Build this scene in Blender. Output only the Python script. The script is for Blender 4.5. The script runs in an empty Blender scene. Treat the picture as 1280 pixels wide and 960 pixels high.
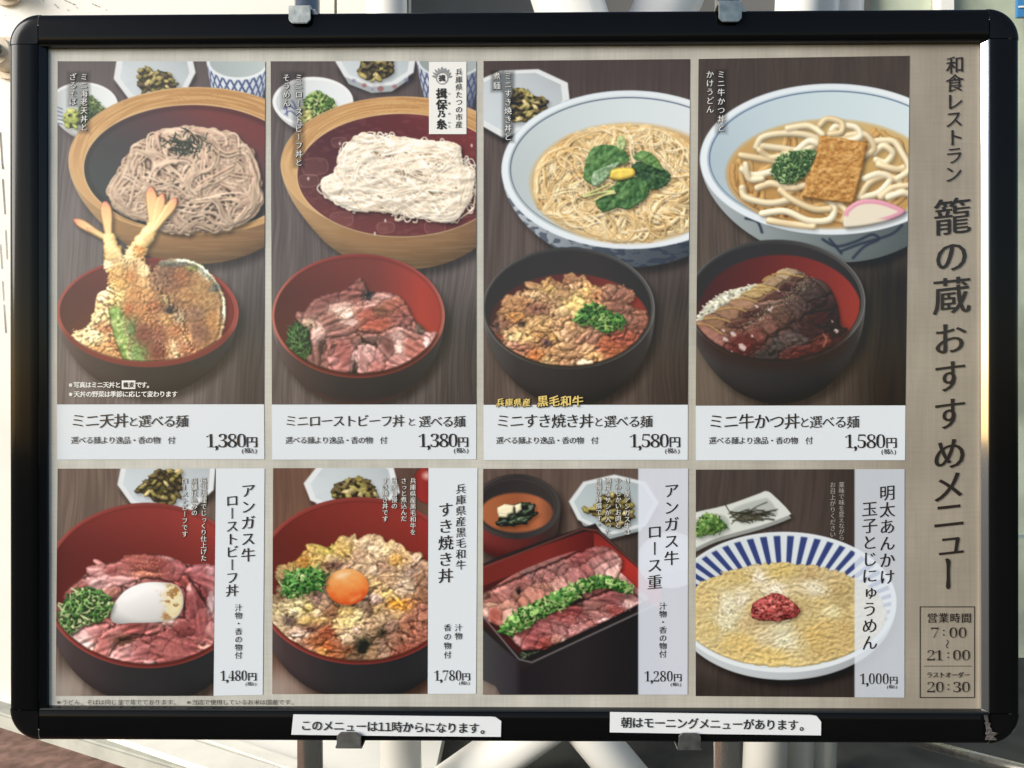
# A framed, black edged restaurant menu board standing outdoors in front of white steelwork.
import bpy, bmesh, math, random
import numpy as np
from mathutils import Vector, Matrix

S = bpy.context.scene
COL = S.collection

# ---------------------------------------------------------------- camera
BZ = 1.02                                  # height of the board's centre
F_PX = 1000.0                              # focal length in picture pixels (1280 wide)
_ax, _ay, _az = 0.00032, 0.01124, -0.00088
CAM = Vector((0.00889, -0.69653, BZ - 0.00609))
def _rot():
    cx, sx, cy, sy, cz, sz = math.cos(_ax), math.sin(_ax), math.cos(_ay), math.sin(_ay), math.cos(_az), math.sin(_az)
    rx = Matrix(((1, 0, 0), (0, cx, -sx), (0, sx, cx))); ry = Matrix(((cy, 0, sy), (0, 1, 0), (-sy, 0, cy))); rz = Matrix(((cz, -sz, 0), (sz, cz, 0), (0, 0, 1)))
    return rz @ ry @ rx
_R = _rot()
_cv = lambda v: Vector((v[0], v[2], -v[1]))  # picture axes (right, down, ahead) to world axes
RIGHT, DOWN, AHEAD = _cv(_R[0]), _cv(_R[1]), _cv(_R[2])
cam = bpy.data.objects.new('camera', bpy.data.cameras.new('camera'))
cam.data.sensor_width = 36; cam.data.lens = 36 * F_PX / 1280; cam.data.clip_start = .02; cam.data.clip_end = 500
cam.matrix_world = Matrix((RIGHT, -DOWN, -AHEAD)).transposed().to_4x4()
cam.location = CAM
COL.objects.link(cam); S.camera = cam

def at(x, y, Y):                           # point of the upright plane at depth Y seen at picture position x, y
    d = RIGHT * ((x - 640) / F_PX) + DOWN * ((y - 480) / F_PX) + AHEAD
    return CAM + d * ((Y - CAM.y) / d.y)

# ---------------------------------------------------------------- sky, sun, exposure
EL, AZ = math.radians(22), math.radians(-122)   # sun high to the left, behind the viewer
w = bpy.data.worlds.new('World'); S.world = w; w.use_nodes = True
nt = w.node_tree; bg = nt.nodes['Background']
sky = nt.nodes.new('ShaderNodeTexSky'); sky.sky_type = 'NISHITA'; sky.sun_disc = False
sky.sun_elevation = EL; sky.sun_rotation = AZ; sky.dust_density = 1.2; sky.air_density = 1.0; sky.ozone_density = 1.0
nt.links.new(sky.outputs['Color'], bg.inputs['Color']); bg.inputs['Strength'].default_value = 0.09
sun = bpy.data.objects.new('sun', bpy.data.lights.new('sun', 'SUN'))
sun.data.energy = 2.6; sun.data.angle = math.radians(34); sun.data.color = (1.0, .965, .91)
sd = Vector((math.sin(AZ) * math.cos(EL), math.cos(AZ) * math.cos(EL), math.sin(EL)))
sun.rotation_euler = sd.to_track_quat('Z', 'Y').to_euler(); COL.objects.link(sun)
S.view_settings.view_transform = 'Standard'; S.view_settings.look = 'None'; S.view_settings.gamma = 1
S.view_settings.exposure = 0.69

# ---------------------------------------------------------------- helpers
def lin(c):
    c = np.asarray(c, float); return np.where(c <= .04045, c / 12.92, ((np.clip(c, 0, 9) + .055) / 1.055) ** 2.4)

def mat(name, col, rough=.5, metal=0., bump=0., bscale=40., var=0., vscale=8., coat=0., spec=.5, stretch=(1, 1, 1)):
    m = bpy.data.materials.new(name); m.use_nodes = True; t = m.node_tree; b = t.nodes['Principled BSDF']
    b.inputs['Base Color'].default_value = (*col, 1); b.inputs['Roughness'].default_value = rough; b.inputs['Metallic'].default_value = metal
    b.inputs['Coat Weight'].default_value = coat; b.inputs['Coat Roughness'].default_value = .06; b.inputs['Specular IOR Level'].default_value = spec
    tc = t.nodes.new('ShaderNodeTexCoord'); mp = t.nodes.new('ShaderNodeMapping'); mp.inputs['Scale'].default_value = stretch
    t.links.new(tc.outputs['Object'], mp.inputs['Vector'])
    if var:
        n = t.nodes.new('ShaderNodeTexNoise'); n.inputs['Scale'].default_value = vscale; n.inputs['Detail'].default_value = 6
        r = t.nodes.new('ShaderNodeValToRGB'); r.color_ramp.elements[0].position = .3; r.color_ramp.elements[1].position = .7
        r.color_ramp.elements[0].color = (*[c * (1 - var) for c in col], 1); r.color_ramp.elements[1].color = (*[min(1, c * (1 + var)) for c in col], 1)
        t.links.new(mp.outputs['Vector'], n.inputs['Vector']); t.links.new(n.outputs['Fac'], r.inputs['Fac']); t.links.new(r.outputs['Color'], b.inputs['Base Color'])
        rr = t.nodes.new('ShaderNodeMapRange'); rr.inputs['To Min'].default_value = max(0, rough - .08); rr.inputs['To Max'].default_value = min(1, rough + .1)
        t.links.new(n.outputs['Fac'], rr.inputs['Value']); t.links.new(rr.outputs['Result'], b.inputs['Roughness'])
    if bump:
        n = t.nodes.new('ShaderNodeTexNoise'); n.inputs['Scale'].default_value = bscale; n.inputs['Detail'].default_value = 4
        u = t.nodes.new('ShaderNodeBump'); u.inputs['Strength'].default_value = bump; u.inputs['Distance'].default_value = .002
        t.links.new(mp.outputs['Vector'], n.inputs['Vector']); t.links.new(n.outputs['Fac'], u.inputs['Height']); t.links.new(u.outputs['Normal'], b.inputs['Normal'])
    return m

def link(name, me, parent=None, m=None):
    o = bpy.data.objects.new(name, me); COL.objects.link(o)
    if m is not None and me is not None: me.materials.append(m)
    if parent is not None: o.parent = parent; o.matrix_parent_inverse = Matrix.Translation(-parent.location)
    return o

def thing(name, label, cat, loc, group=None):
    o = bpy.data.objects.new(name, None); COL.objects.link(o); o.location = loc; o.empty_display_size = .05
    o['label'] = label; o['category'] = cat
    if group: o['group'] = group
    bpy.context.view_layer.update()
    return o

def tag(o, label, cat, group=None):
    o['label'] = label; o['category'] = cat
    if group: o['group'] = group
    return o

def from_bm(name, bm, m, parent=None, smooth=False, bevel=0.):
    if bevel:
        bmesh.ops.bevel(bm, geom=list(bm.edges), offset=bevel, segments=2, affect='EDGES', clamp_overlap=True)
    bmesh.ops.recalc_face_normals(bm, faces=list(bm.faces))
    me = bpy.data.meshes.new(name); bm.to_mesh(me); bm.free()
    if smooth:
        for p in me.polygons: p.use_smooth = True
    return link(name, me, parent, m)

def box(bm, x0, x1, y0, y1, z0, z1):
    v = [bm.verts.new(p) for p in ((x0, y0, z0), (x1, y0, z0), (x1, y1, z0), (x0, y1, z0), (x0, y0, z1), (x1, y0, z1), (x1, y1, z1), (x0, y1, z1))]
    for f in ((0, 3, 2, 1), (4, 5, 6, 7), (0, 1, 5, 4), (1, 2, 6, 5), (2, 3, 7, 6), (3, 0, 4, 7)): bm.faces.new([v[i] for i in f])
    return v

def tube(bm, a, b, r, n=32, r2=None):
    a, b = Vector(a), Vector(b); d = (b - a).normalized(); u = d.orthogonal().normalized(); v = d.cross(u); r2 = r if r2 is None else r2
    A_ = [bm.verts.new(a + (u * math.cos(t) + v * math.sin(t)) * r) for t in [2 * math.pi * i / n for i in range(n)]]
    B_ = [bm.verts.new(b + (u * math.cos(t) + v * math.sin(t)) * r2) for t in [2 * math.pi * i / n for i in range(n)]]
    for i in range(n):
        f = bm.faces.new((A_[i], A_[(i + 1) % n], B_[(i + 1) % n], B_[i])); f.smooth = True
    bm.faces.new(list(reversed(A_))); bm.faces.new(B_)

def prism(bm, pts, axis_from, axis_to):    # outline pts (x, z) pushed from depth to depth
    a = [bm.verts.new((x, axis_from, z)) for x, z in pts]; b = [bm.verts.new((x, axis_to, z)) for x, z in pts]
    bm.faces.new(a); bm.faces.new(list(reversed(b))); n = len(pts)
    for i in range(n): bm.faces.new((a[i], b[i], b[(i + 1) % n], a[(i + 1) % n]))
# ---------------------------------------------------------------- setting
M_floor = mat('red_brown_paving', (.22, .135, .105), .85, var=.4, vscale=26, bump=.5, bscale=120, spec=.15)
M_gfloor = mat('dark_stone_floor', (.075, .075, .068), .85, var=.2, vscale=9, bump=.2, spec=.08)
M_kerb = mat('pale_concrete', (.42, .42, .36), .8, var=.15, vscale=12, bump=.3)
M_white = mat('white_steel_paint', (.88, .86, .78), .42, var=.06, vscale=3, bump=.08, bscale=25)
M_pipe = mat('white_pipe_paint', (.86, .84, .78), .38, var=.04, vscale=4)
M_grey = mat('grey_cladding', (.17, .165, .155), .6, var=.1, vscale=5, bump=.15)
M_dgrey = mat('dark_grey_cladding', (.10, .10, .09), .6, var=.15, vscale=6)
M_steel = mat('brushed_steel', (.62, .62, .58), .28, 1.0, var=.08, vscale=60, stretch=(1, 1, .05))
M_chrome = mat('polished_steel', (.84, .80, .73), .26, 1.0, var=.1, vscale=30, stretch=(1, 1, .1))
M_green = mat('pale_green_glass', (.50, .55, .42), .2, var=.3, vscale=4)
M_blue = mat('blue_sign_paint', (.05, .22, .48), .4)

def flat_box(name, m, x0, x1, y0, y1, z0, z1, parent=None, bevel=0.):
    bm = bmesh.new(); box(bm, x0, x1, y0, y1, z0, z1); return from_bm(name, bm, m, parent, bevel=bevel)

g = flat_box('ground', M_gfloor, -14, 14, -12, 14, -.1, 0); g['kind'] = 'structure'

# white clad steel wall on the left with joints and bolted flanges, standing on a low pale platform
def px(x, Y): return at(x, 480, Y).x
def pz(y, Y): return at(640, y, Y).z
def on_floor(x, y, z=0.):                  # the floor point seen at picture position x, y
    d = RIGHT * ((x - 640) / F_PX) + DOWN * ((y - 480) / F_PX) + AHEAD
    return CAM + d * ((z - CAM.z) / d.z)
WY = 1.75
def slab(name, m, pts, z0, z1, parent=None, bevel=0.):
    bm = bmesh.new(); a = [bm.verts.new((p[0], p[1], z0)) for p in pts]; b = [bm.verts.new((p[0], p[1], z1)) for p in pts]; n = len(pts)
    bm.faces.new(list(reversed(a))); bm.faces.new(b)
    for i in range(n): bm.faces.new((a[i], a[(i + 1) % n], b[(i + 1) % n], b[i]))
    return from_bm(name, bm, m, parent, bevel=bevel)
e0, e1 = on_floor(-140, 866), on_floor(420, 1046)
pv = slab('paving', M_floor, [(-5, e0.y + .9), (e0.x, e0.y), (e1.x, e1.y), (e1.x - .3, -.55), (-5, -.55)], -.05, .004); pv['kind'] = 'structure'
kb = slab('kerb', M_kerb, [(e0.x, e0.y), (e1.x, e1.y), (e1.x + .035, e1.y + .05), (e0.x + .035, e0.y + .05)], -.05, .045, bevel=.006); kb['kind'] = 'structure'
pf = slab('platform', M_white, [(e0.x + .036, e0.y + .051), (e1.x + .036, e1.y + .051), (px(520, .95), .6), (px(520, .95), 2.2), (e0.x, 2.2)], -.05, .042); pf['kind'] = 'structure'
wt = thing('steel_wall', 'white painted steel wall panels with bolted flanges left of the menu board', 'wall', (px(150, WY), WY, .04))
M_fl = mat('flange_paint', (.66, .56, .42), .5, var=.2, vscale=30)
flat_box('wall_panel', M_white, -5, px(418, WY), WY, WY + .2, .04, 3.2, wt)
flat_box('wall_panel', M_white, px(421.5, WY), px(463, WY), WY, WY + .2, .04, 3.2, wt)
flat_box('joint_backing', M_dgrey, px(400, WY), px(440, WY), WY + .05, WY + .15, .05, 3.1, wt)
def flange(x, y, r):
    c = at(x, y, WY); bm = bmesh.new(); tube(bm, c, c + Vector((0, -.012, 0)), r * 1.4); tube(bm, c + Vector((0, -.012, 0)), c + Vector((0, -.07, 0)), r, r2=r * .94)
    f = from_bm('bolt_flange', bm, M_fl, wt)
    bm = bmesh.new(); tube(bm, c + Vector((0, -.07, 0)), c + Vector((0, -.11, 0)), r * .5, 6); from_bm('bolt_head', bm, M_steel, f)
flange(10, -14, .040); flange(12, 74, .046)
bm = bmesh.new()                           # weathering scratches in the paint
rs_ = random.Random(4)
for (x0, y0, x1, y1) in [(80, 0, 94, 6), (68, 5, 73, 10), (114, 4, 125, 9), (95, 9, 97, 10), (6, 19, 7, 20), (84, 12, 86, 13), (53, 0, 55, 2), (132, 12, 134, 13), (3, 205, 4, 212), (0, 160, 9, 330), (0, 300, 7, 420)]:
    a, b = at(x0, y0, WY - .0015), at(x1, y1, WY - .0015); u = (b - a).normalized().cross(Vector((0, 1, 0))) * .0026
    for k in range(3):
        p = a.lerp(b, k / 3 + rs_.random() * .1); q = a.lerp(b, (k + .9) / 3)
        bm.faces.new([bm.verts.new(v) for v in (p - u * rs_.uniform(.3, 1), q - u * .4, q + u * rs_.uniform(.3, 1), p + u * .4)])
from_bm('paint_chips', bm, mat('bare_grey_primer', (.28, .26, .22), .7, var=.3), wt)
# two plates lying on the platform, their edges running with the kerb
M_sh = mat('cream_sheet_steel', (.80, .78, .69), .5, var=.08, vscale=9)
def plate(x0, y0, x1, y1, x2, y2, label):
    a, b, c = on_floor(x0, y0, .06), on_floor(x1, y1, .06), on_floor(x2, y2, .06)
    tag(slab('floor_plate', M_sh, [a, b, b + (c - a), c], .0425, .06, bevel=.003), label, 'plate', 'cream plates lying on the platform')
plate(95, 905, 330, 985, 150, 895, 'narrow cream plate on the platform just inside the kerb under the lower left corner')
plate(185, 900, 430, 985, 214, 896, 'cream plate strip between the narrow plate and the left stand pole')

# grey wall far behind, panels and window frames to the right
GY = 2.3
gw = thing('panel_wall', 'grey panel wall with pale window frames behind the right half of the board', 'wall', (px(800, GY), GY, 0))
flat_box('cladding', M_grey, px(300, GY), px(985, GY), GY, GY + .12, 0, 3.6, gw)
flat_box('panel_joint', M_white, px(511, GY - .01), px(514, GY - .01), GY - .008, GY + .01, 1.4, 3.5, gw)
flat_box('window_frame', M_pipe, px(987, GY), px(1065, GY), GY - .05, GY + .1, 0.6, 3.6, gw)
flat_box('window_frame', M_dgrey, px(1066, GY), px(1080, GY), GY - .06, GY + .1, 0, 3.6, gw)
flat_box('window_pane', M_green, px(1081, GY), px(1165, GY), GY, GY + .06, 0.6, 3.6, gw)
flat_box('window_frame', M_pipe, px(1166, GY), px(1182, GY), GY - .06, GY + .1, 0, 3.6, gw)
flat_box('window_pane', M_green, px(1183, GY), px(1700, GY), GY, GY + .06, 0.45, 3.6, gw)
flat_box('lower_panel', M_green, px(985.5, GY), px(1700, GY), GY - .02, GY + .05, 0, .44, gw)
sg = thing('notice_sign', 'small blue sign beyond the top right corner of the board', 'sign', at(1292, 8, GY - .06))
q = at(1268, 24, GY - .08); q2 = at(1330, -40, GY - .08)
flat_box('sign_plate', M_blue, q.x, q2.x, GY - .10, GY - .085, q.z, q2.z, sg)
q = at(1273, 10, GY - .1); flat_box('sign_mark', M_white, q.x, q.x + .03, GY - .104, GY - .1005, q.z, q.z + .006, sg)

# white round column and slanting pipes
cl = thing('pipe_column', 'white painted round steel column seen above and below the board', 'column', (px(490, 1.2), 1.2, 0))
bm = bmesh.new(); tube(bm, (px(502, 1.2), 1.2, 0), (px(470, 1.2), 1.2, 3.4), .048, 48); from_bm('shaft', bm, M_pipe, cl)
bm = bmesh.new(); tube(bm, (px(502, 1.2), 1.2, 0), (px(502, 1.2), 1.2, .02), .08, 48); from_bm('base_plate', bm, M_steel, cl)
def pipe(label, p0, p1, Y, r, Y2=None):
    a, b = at(*p0, Y), at(*p1, Y2 or Y); t = thing('brace_pipe', label, 'pipe', a, 'slanting white brace pipes')
    bm = bmesh.new(); tube(bm, a, b, r, 48); from_bm('shaft', bm, M_pipe, t)
    d = (b - a).normalized(); bm = bmesh.new(); tube(bm, a.lerp(b, .5) - d * .004, a.lerp(b, .5) + d * .004, r * 1.012, 48); from_bm('weld_seam', bm, M_pipe, t)
pipe('white brace pipe rising to the right under the left notice strip end', (500, 1030), (938, 720), 1.28, .062, 1.4)
pipe('white brace pipe falling to the right under the middle of the board', (858, 1060), (528, 666), 1.25, .054, 1.5)
pipe('white brace pipe leaning left above the middle of the board', (676, -104), (938, 720), 1.65, .10, 1.4)
pipe('white brace pipe leaning right above the middle of the board', (895, -125), (528, 666), 1.9, .10, 1.5)
pipe('white upright pipe beside the right stand pole below the board', (953, 1010), (1003, -160), 1.22, .050)
pipe('greenish upright pipe right of the stand pole', (996, 1000), (1036, -160), 1.3, .036)
pipe('thin leaning pipe farthest right below the board', (1024, 1000), (1066, -160), 1.36, .038)
rl = thing('hand_rail', 'polished steel rail sloping down behind the lower right corner', 'rail', at(1150, 925, 1.3))
bm = bmesh.new(); tube(bm, at(1100, 915, 1.5), at(1420, 1000, .7), .012, 24); from_bm('rail_bar', bm, M_chrome, rl)
bm = bmesh.new(); tube(bm, at(1400, 994, .72), at(1400, 2600, .72), .01, 16); from_bm('rail_post', bm, M_chrome, rl)
# ---------------------------------------------------------------- the menu frame
M_black = mat('black_frame_lacquer', (.0032, .0033, .0036), .11, var=.2, vscale=3, spec=.17)
M_cap = mat('black_plastic_cap', (.004, .004, .0044), .13, var=.2, vscale=20, spec=.2)
M_lip = mat('black_inner_lip', (.006, .0065, .008), .10, spec=.4)
M_lipm = mat('bare_aluminium_lip', (.74, .74, .75), .07, 1.0)
M_hook = mat('worn_steel_hook', (.46, .47, .42), .35, 1.0, var=.18, vscale=160, bump=.08, bscale=200)
M_hook2 = mat('dull_steel_hook', (.30, .30, .29), .42, 1.0, var=.15, vscale=160)
W2, H2, FW = .442, .3198, .0276            # half width, half height, rail width
IX, IZ = W2 - FW - .0008, H2 - FW - .0008
fr = thing('menu_board', 'black glossy snap frame with rounded corner caps around the menu poster', 'frame', (0, .012, BZ - H2))
prof = [(0, .020), (0, .0068), (.0004, .0048), (.0013, .0030), (.0027, .0015), (.0046, .0006), (.0075, .0001), (.013, 0), (.020, .0001), (FW - .0006, .0004), (FW, .0010), (FW, .004)]   # from the outer edge (distance in, depth)
def rail(p0, p1, inward):
    bm = bmesh.new(); p0, p1, inward = Vector(p0), Vector(p1), Vector(inward); rows = []
    for p in (p0, p1): rows.append([bm.verts.new(p + inward * d + Vector((0, y, 0))) for d, y in prof])
    for i in range(len(prof) - 1):
        f = bm.faces.new((rows[0][i], rows[0][i + 1], rows[1][i + 1], rows[1][i])); f.smooth = True
    return from_bm('frame_rail', bm, M_black, fr)
for (p0, p1, inn) in [((-W2 + FW + .0005, 0, BZ + H2), (W2 - FW - .0005, 0, BZ + H2), (0, 0, -1)), ((W2 - FW - .0005, 0, BZ - H2), (-W2 + FW + .0005, 0, BZ - H2), (0, 0, 1)),
                      ((-W2, 0, BZ - H2 + FW + .0005), (-W2, 0, BZ + H2 - FW - .0005), (1, 0, 0)), ((W2, 0, BZ + H2 - FW - .0005), (W2, 0, BZ - H2 + FW + .0005), (-1, 0, 0))]:
    rail(p0, p1, inn)
caps = []
for sx in (-1, 1):
    for sz in (-1, 1):
        bm = bmesh.new(); c = Vector((sx * (W2 - FW), 0, BZ + sz * (H2 - FW))); n = 20; rows = []
        for i in range(n + 1):
            t = math.pi / 2 * i / n; d = Vector((sx * math.cos(t), 0, sz * math.sin(t)))
            rows.append([bm.verts.new(c + d * (FW + .0003 - k) + Vector((0, y - .0004, 0))) for k, y in prof[:-2]])
        for i in range(n):
            for j in range(len(prof) - 3):
                f = bm.faces.new((rows[i][j], rows[i][j + 1], rows[i + 1][j + 1], rows[i + 1][j])); f.smooth = True
        caps.append(from_bm('corner_cap', bm, M_cap, fr))
bm = bmesh.new()                           # inner lip sloping back to the print
ring = lambda x, z, y: [bm.verts.new(v) for v in ((-x, y, BZ - z), (x, y, BZ - z), (x, y, BZ + z), (-x, y, BZ + z))]
LX, LZ = IX, IZ
steps = [ring(LX + .0011, LZ + .0011, .0014), ring(LX + .0002, LZ - .0004, .0018), ring(LX - .0040, LZ - .0008, .0048), ring(LX - .0042, LZ - .0009, .0090)]
lips = [[[v.co.copy() for v in r] for r in steps][k] for k in range(4)]; bm.free()
for i in range(4):
    bm = bmesh.new(); rows = [[bm.verts.new(r[i]), bm.verts.new(r[(i + 1) % 4])] for r in lips]
    for a, b in zip(rows, rows[1:]): bm.faces.new((a[0], a[1], b[1], b[0]))
    lp = from_bm('inner_lip', bm, M_lipm if i == 1 else M_lip, fr)
    if i == 1: lp['label'] = 'bare shiny strip of the inner lip along the right side'
bm = bmesh.new(); box(bm, -W2 + .004, W2 - .004, .0122, .0200, BZ - H2 + .006, BZ + H2 - .006); from_bm('back_panel', bm, M_cap, fr)
bm = bmesh.new()                           # torn foil at the lower right cap
rs_ = random.Random(11); top = at(1231, 893, -.0012); bot = at(1238, 924, -.0012); n = 12; L = []; Rr = []
for i in range(n + 1):
    t = i / n; c = top.lerp(bot, t); wd = (.0016 + .0026 * t ** 1.5) * rs_.uniform(.6, 1.3)
    L.append(bm.verts.new(c + Vector((-wd, -.0004 - rs_.random() * .0012, 0)))); Rr.append(bm.verts.new(c + Vector((wd + (.003 if i == 9 else 0), -.0004 - rs_.random() * .0012, rs_.uniform(-.001, .001)))))
for i in range(n): bm.faces.new((L[i], Rr[i], Rr[i + 1], L[i + 1]))
sc_ = from_bm('torn_foil', bm, mat('torn_silver_foil', (.16, .14, .13), .45, .5, var=.6, vscale=400), fr)

# ---------------------------------------------------------------- stand with hooks
st = thing('poster_stand', 'polished steel two pole stand whose hooks hold the frame', 'stand', (0, .06, 0))
PY = .052
PX = (px(387.5, PY), px(908.5, PY))
for x in PX:
    bm = bmesh.new(); tube(bm, (x + (.002 if x < 0 else -.002), PY, .02), (x - (.003 if x < 0 else -.0015), PY, BZ + H2 + .16), .0118, 40); po = from_bm('pole', bm, M_chrome, st)
    bm = bmesh.new(); tube(bm, (x, PY, .003), (x, PY, .02), .09, 40); from_bm('foot_disc', bm, M_steel, st)
for z in (BZ - H2 + .02, BZ + H2 - .03):
    bm = bmesh.new(); box(bm, PX[0] - .05, PX[1] + .05, PY - .030, PY - .014, z, z + .014); from_bm('cross_bar', bm, M_steel, st)
def hook(x0, x1, y0, y1, top, m):
    a, b = at(x0, y0, -.0035), at(x1, y1, -.0035); ch = (b.x - a.x) * .16
    bm = bmesh.new(); zt, zb = max(a.z, b.z), min(a.z, b.z)
    if top: o = [(a.x, zt), (b.x, zt), (b.x, zb + ch), (b.x - ch, zb), (a.x + ch, zb), (a.x, zb + ch)]
    else: o = [(a.x + ch, zt), (b.x - ch, zt), (b.x, zt - ch), (b.x, zb), (a.x, zb), (a.x, zt - ch)]
    prism(bm, o, -.0045, -.0025); hk = from_bm('hook', bm, m, st, bevel=.0005)
    z = zt if top else zb
    bm = bmesh.new()
    if top: box(bm, a.x, b.x, -.0044, .034, z - .0012, z + .0012); prism(bm, [(b.x - .004, z + .001), (b.x + .002, z + .001), (b.x + .009, z - .011), (b.x + .006, z - .011)], .002, .018)
    else: box(bm, a.x - .001, b.x + .001, -.0044, .034, z - .001, z + .0014)
    from_bm('hook_arm', bm, m, hk, bevel=.0004)
    return hk
hook(361, 388.5, 9, 29.5, True, M_hook); hook(898, 927, 3, 27.5, True, M_hook)
hook(421, 451.5, 915, 934, False, M_hook2); hook(848, 876, 916, 936, False, M_hook2)
# ---------------------------------------------------------------- print painter
# The poster is a flat colour print.  Its pictures are worked out here in numpy, in
# picture pixels, and become the per-corner colours of fine flat quad grids.
import math, random
import numpy as np
SS = 2                                     # samples per picture pixel
_tab = np.random.RandomState(7).rand(256, 256).astype(np.float32)

def A(*c):
    return np.array(c, np.float32) / 255.0

def vnoise(x, y, seed=0):
    x = x + seed * 17.31; y = y + seed * 9.77
    xi = np.floor(x).astype(int); yi = np.floor(y).astype(int)
    fx = (x - xi); fy = (y - yi)
    fx = fx * fx * (3 - 2 * fx); fy = fy * fy * (3 - 2 * fy)
    a = _tab[yi & 255, xi & 255]; b = _tab[yi & 255, (xi + 1) & 255]
    c = _tab[(yi + 1) & 255, xi & 255]; d = _tab[(yi + 1) & 255, (xi + 1) & 255]
    return (a + (b - a) * fx) * (1 - fy) + (c + (d - c) * fx) * fy

def fbm(x, y, seed=0, octv=4):
    s = 0; a = .5; t = 0
    for k in range(octv):
        s = s + a * vnoise(x, y, seed + k * 3); t += a
        x = x * 2.03; y = y * 2.03; a *= .5
    return s / t

def sm(a, b, x):
    t = np.clip((x - a) / (b - a), 0, 1)
    return t * t * (3 - 2 * t)

def boxmean(a, r, ax):
    n = a.shape[ax]; r = max(1, min(int(r), n - 1))
    pad = [(0, 0)] * a.ndim; pad[ax] = (r + 1, r)
    c = np.cumsum(np.pad(a, pad, mode='edge'), axis=ax, dtype=np.float64)
    hi = np.take(c, range(2 * r + 1, 2 * r + 1 + n), axis=ax); lo = np.take(c, range(0, n), axis=ax)
    return ((hi - lo) / (2 * r + 1)).astype(np.float32)

def blur(a, px):                           # px in picture pixels
    r = max(1, int(round(px * SS / 1.7)))
    for _ in range(2):
        a = boxmean(boxmean(a, r, 0), r, 1)
    return a

def shift(a, dx, dy):                      # move a mask by picture pixels, nothing wraps round
    j = int(round(dy * SS)); i = int(round(dx * SS)); H, W = a.shape
    q = np.pad(a, ((max(j, 0), max(-j, 0)), (max(i, 0), max(-i, 0))))
    return q[max(-j, 0):max(-j, 0) + H, max(-i, 0):max(-i, 0) + W]

def cat(p, n=10, closed=True):             # Catmull-Rom through points
    p = np.asarray(p, float); m = len(p); out = []
    t = np.linspace(0, 1, n, endpoint=False)[:, None]
    for i in range(m if closed else m - 1):
        if closed:
            a, b, c, d = p[i - 1], p[i], p[(i + 1) % m], p[(i + 2) % m]
        else:
            a, b, c, d = p[max(i - 1, 0)], p[i], p[i + 1], p[min(i + 2, m - 1)]
        out.append(.5 * (2 * b + (c - a) * t + (2 * a - 5 * b + 4 * c - d) * t * t + (3 * b - a - 3 * c + d) * t ** 3))
    if not closed: out.append(p[-1:])
    return np.concatenate(out)

def Z(x0, y0, s):                          # enlarged-view coordinates to picture pixels
    def f(*pts):
        return [(x0 + x / s, y0 + y / s) for x, y in pts]
    f.s = s; f.o = (x0, y0)
    f.e = lambda cx, cy, rx, ry, rot=0: (x0 + cx / s, y0 + cy / s, rx / s, ry / s, rot)
    return f

def sd_ell(X, Y, e):
    cx, cy, rx, ry = e[:4]; r = e[4] if len(e) > 4 else 0
    dx = X - cx; dy = Y - cy
    if r:
        c, s = math.cos(r), math.sin(r); dx, dy = dx * c + dy * s, -dx * s + dy * c
    k = np.sqrt((dx / rx) ** 2 + (dy / ry) ** 2) + 1e-6
    g = np.sqrt((dx / rx ** 2) ** 2 + (dy / ry ** 2) ** 2) + 1e-6
    return np.where(k < .5, (k - 1) * min(rx, ry), k * (k - 1) / g)

def sd_poly(X, Y, p):
    p = np.asarray(p, np.float32); d = np.full(X.shape, 1e9, np.float32); s = np.zeros(X.shape, bool)
    for i in range(len(p)):
        ax, ay = p[i - 1]; bx, by = p[i]
        ex, ey = bx - ax, by - ay
        wx, wy = X - ax, Y - ay
        t = np.clip((wx * ex + wy * ey) / (ex * ex + ey * ey + 1e-9), 0, 1)
        d = np.minimum(d, (wx - ex * t) ** 2 + (wy - ey * t) ** 2)
        if ay != by:
            c = ((ay <= Y) != (by <= Y)) & (X < ax + (Y - ay) * ex / (by - ay))
            s ^= c
    d = np.sqrt(d)
    return np.where(s, -d, d)

def sd_line(X, Y, p, closed=False):
    p = np.asarray(p, np.float32); d = np.full(X.shape, 1e9, np.float32)
    for i in range(0 if closed else 1, len(p)):
        ax, ay = p[i - 1]; bx, by = p[i]; ex, ey = bx - ax, by - ay
        wx, wy = X - ax, Y - ay
        t = np.clip((wx * ex + wy * ey) / (ex * ex + ey * ey + 1e-9), 0, 1)
        d = np.minimum(d, (wx - ex * t) ** 2 + (wy - ey * t) ** 2)
    return np.sqrt(d)

class Print:
    def __init__(s, x0, y0, x1, y1):
        s.x0, s.y0 = x0, y0
        s.W, s.H = int((x1 - x0) * SS), int((y1 - y0) * SS)
        xs = x0 + (np.arange(s.W) + .5) / SS; ys = y0 + (np.arange(s.H) + .5) / SS
        s.X, s.Y = np.meshgrid(xs.astype(np.float32), ys.astype(np.float32))
        s.c = np.zeros((s.H, s.W, 3), np.float32); s.id = np.zeros((s.H, s.W), np.int16); s.names = ['tabletop']; s.labels = ['']
    def part(s, name, label=''):
        s.names.append(name); s.labels.append(label); return len(s.names) - 1
    def put(s, a, col, pid=None):
        a = np.clip(a, 0, 1)
        col = np.asarray(col, np.float32)
        s.c = s.c * (1 - a[..., None]) + col * a[..., None]
        if pid is not None: s.id[a > .5] = pid
    def cov(s, sd, soft=.5):
        return np.clip(.5 - sd / (2 * soft), 0, 1)
    def shade(s, a, k):                    # printed picture darkens under a dish
        s.c = s.c * (1 - (np.clip(a, 0, 1) * k)[..., None])
    def ell(s, e): return sd_ell(s.X, s.Y, e)
    def poly(s, p, smooth=8):
        return sd_poly(s.X, s.Y, cat(p, smooth) if smooth else p)
    def line(s, p, w, col, soft=.6, pid=None, smooth=8, closed=False, k=1.0):
        q = cat(p, smooth, closed) if smooth else p
        s.put(s.cov(sd_line(s.X, s.Y, q, closed) - w / 2, soft) * k, col, pid)

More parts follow.
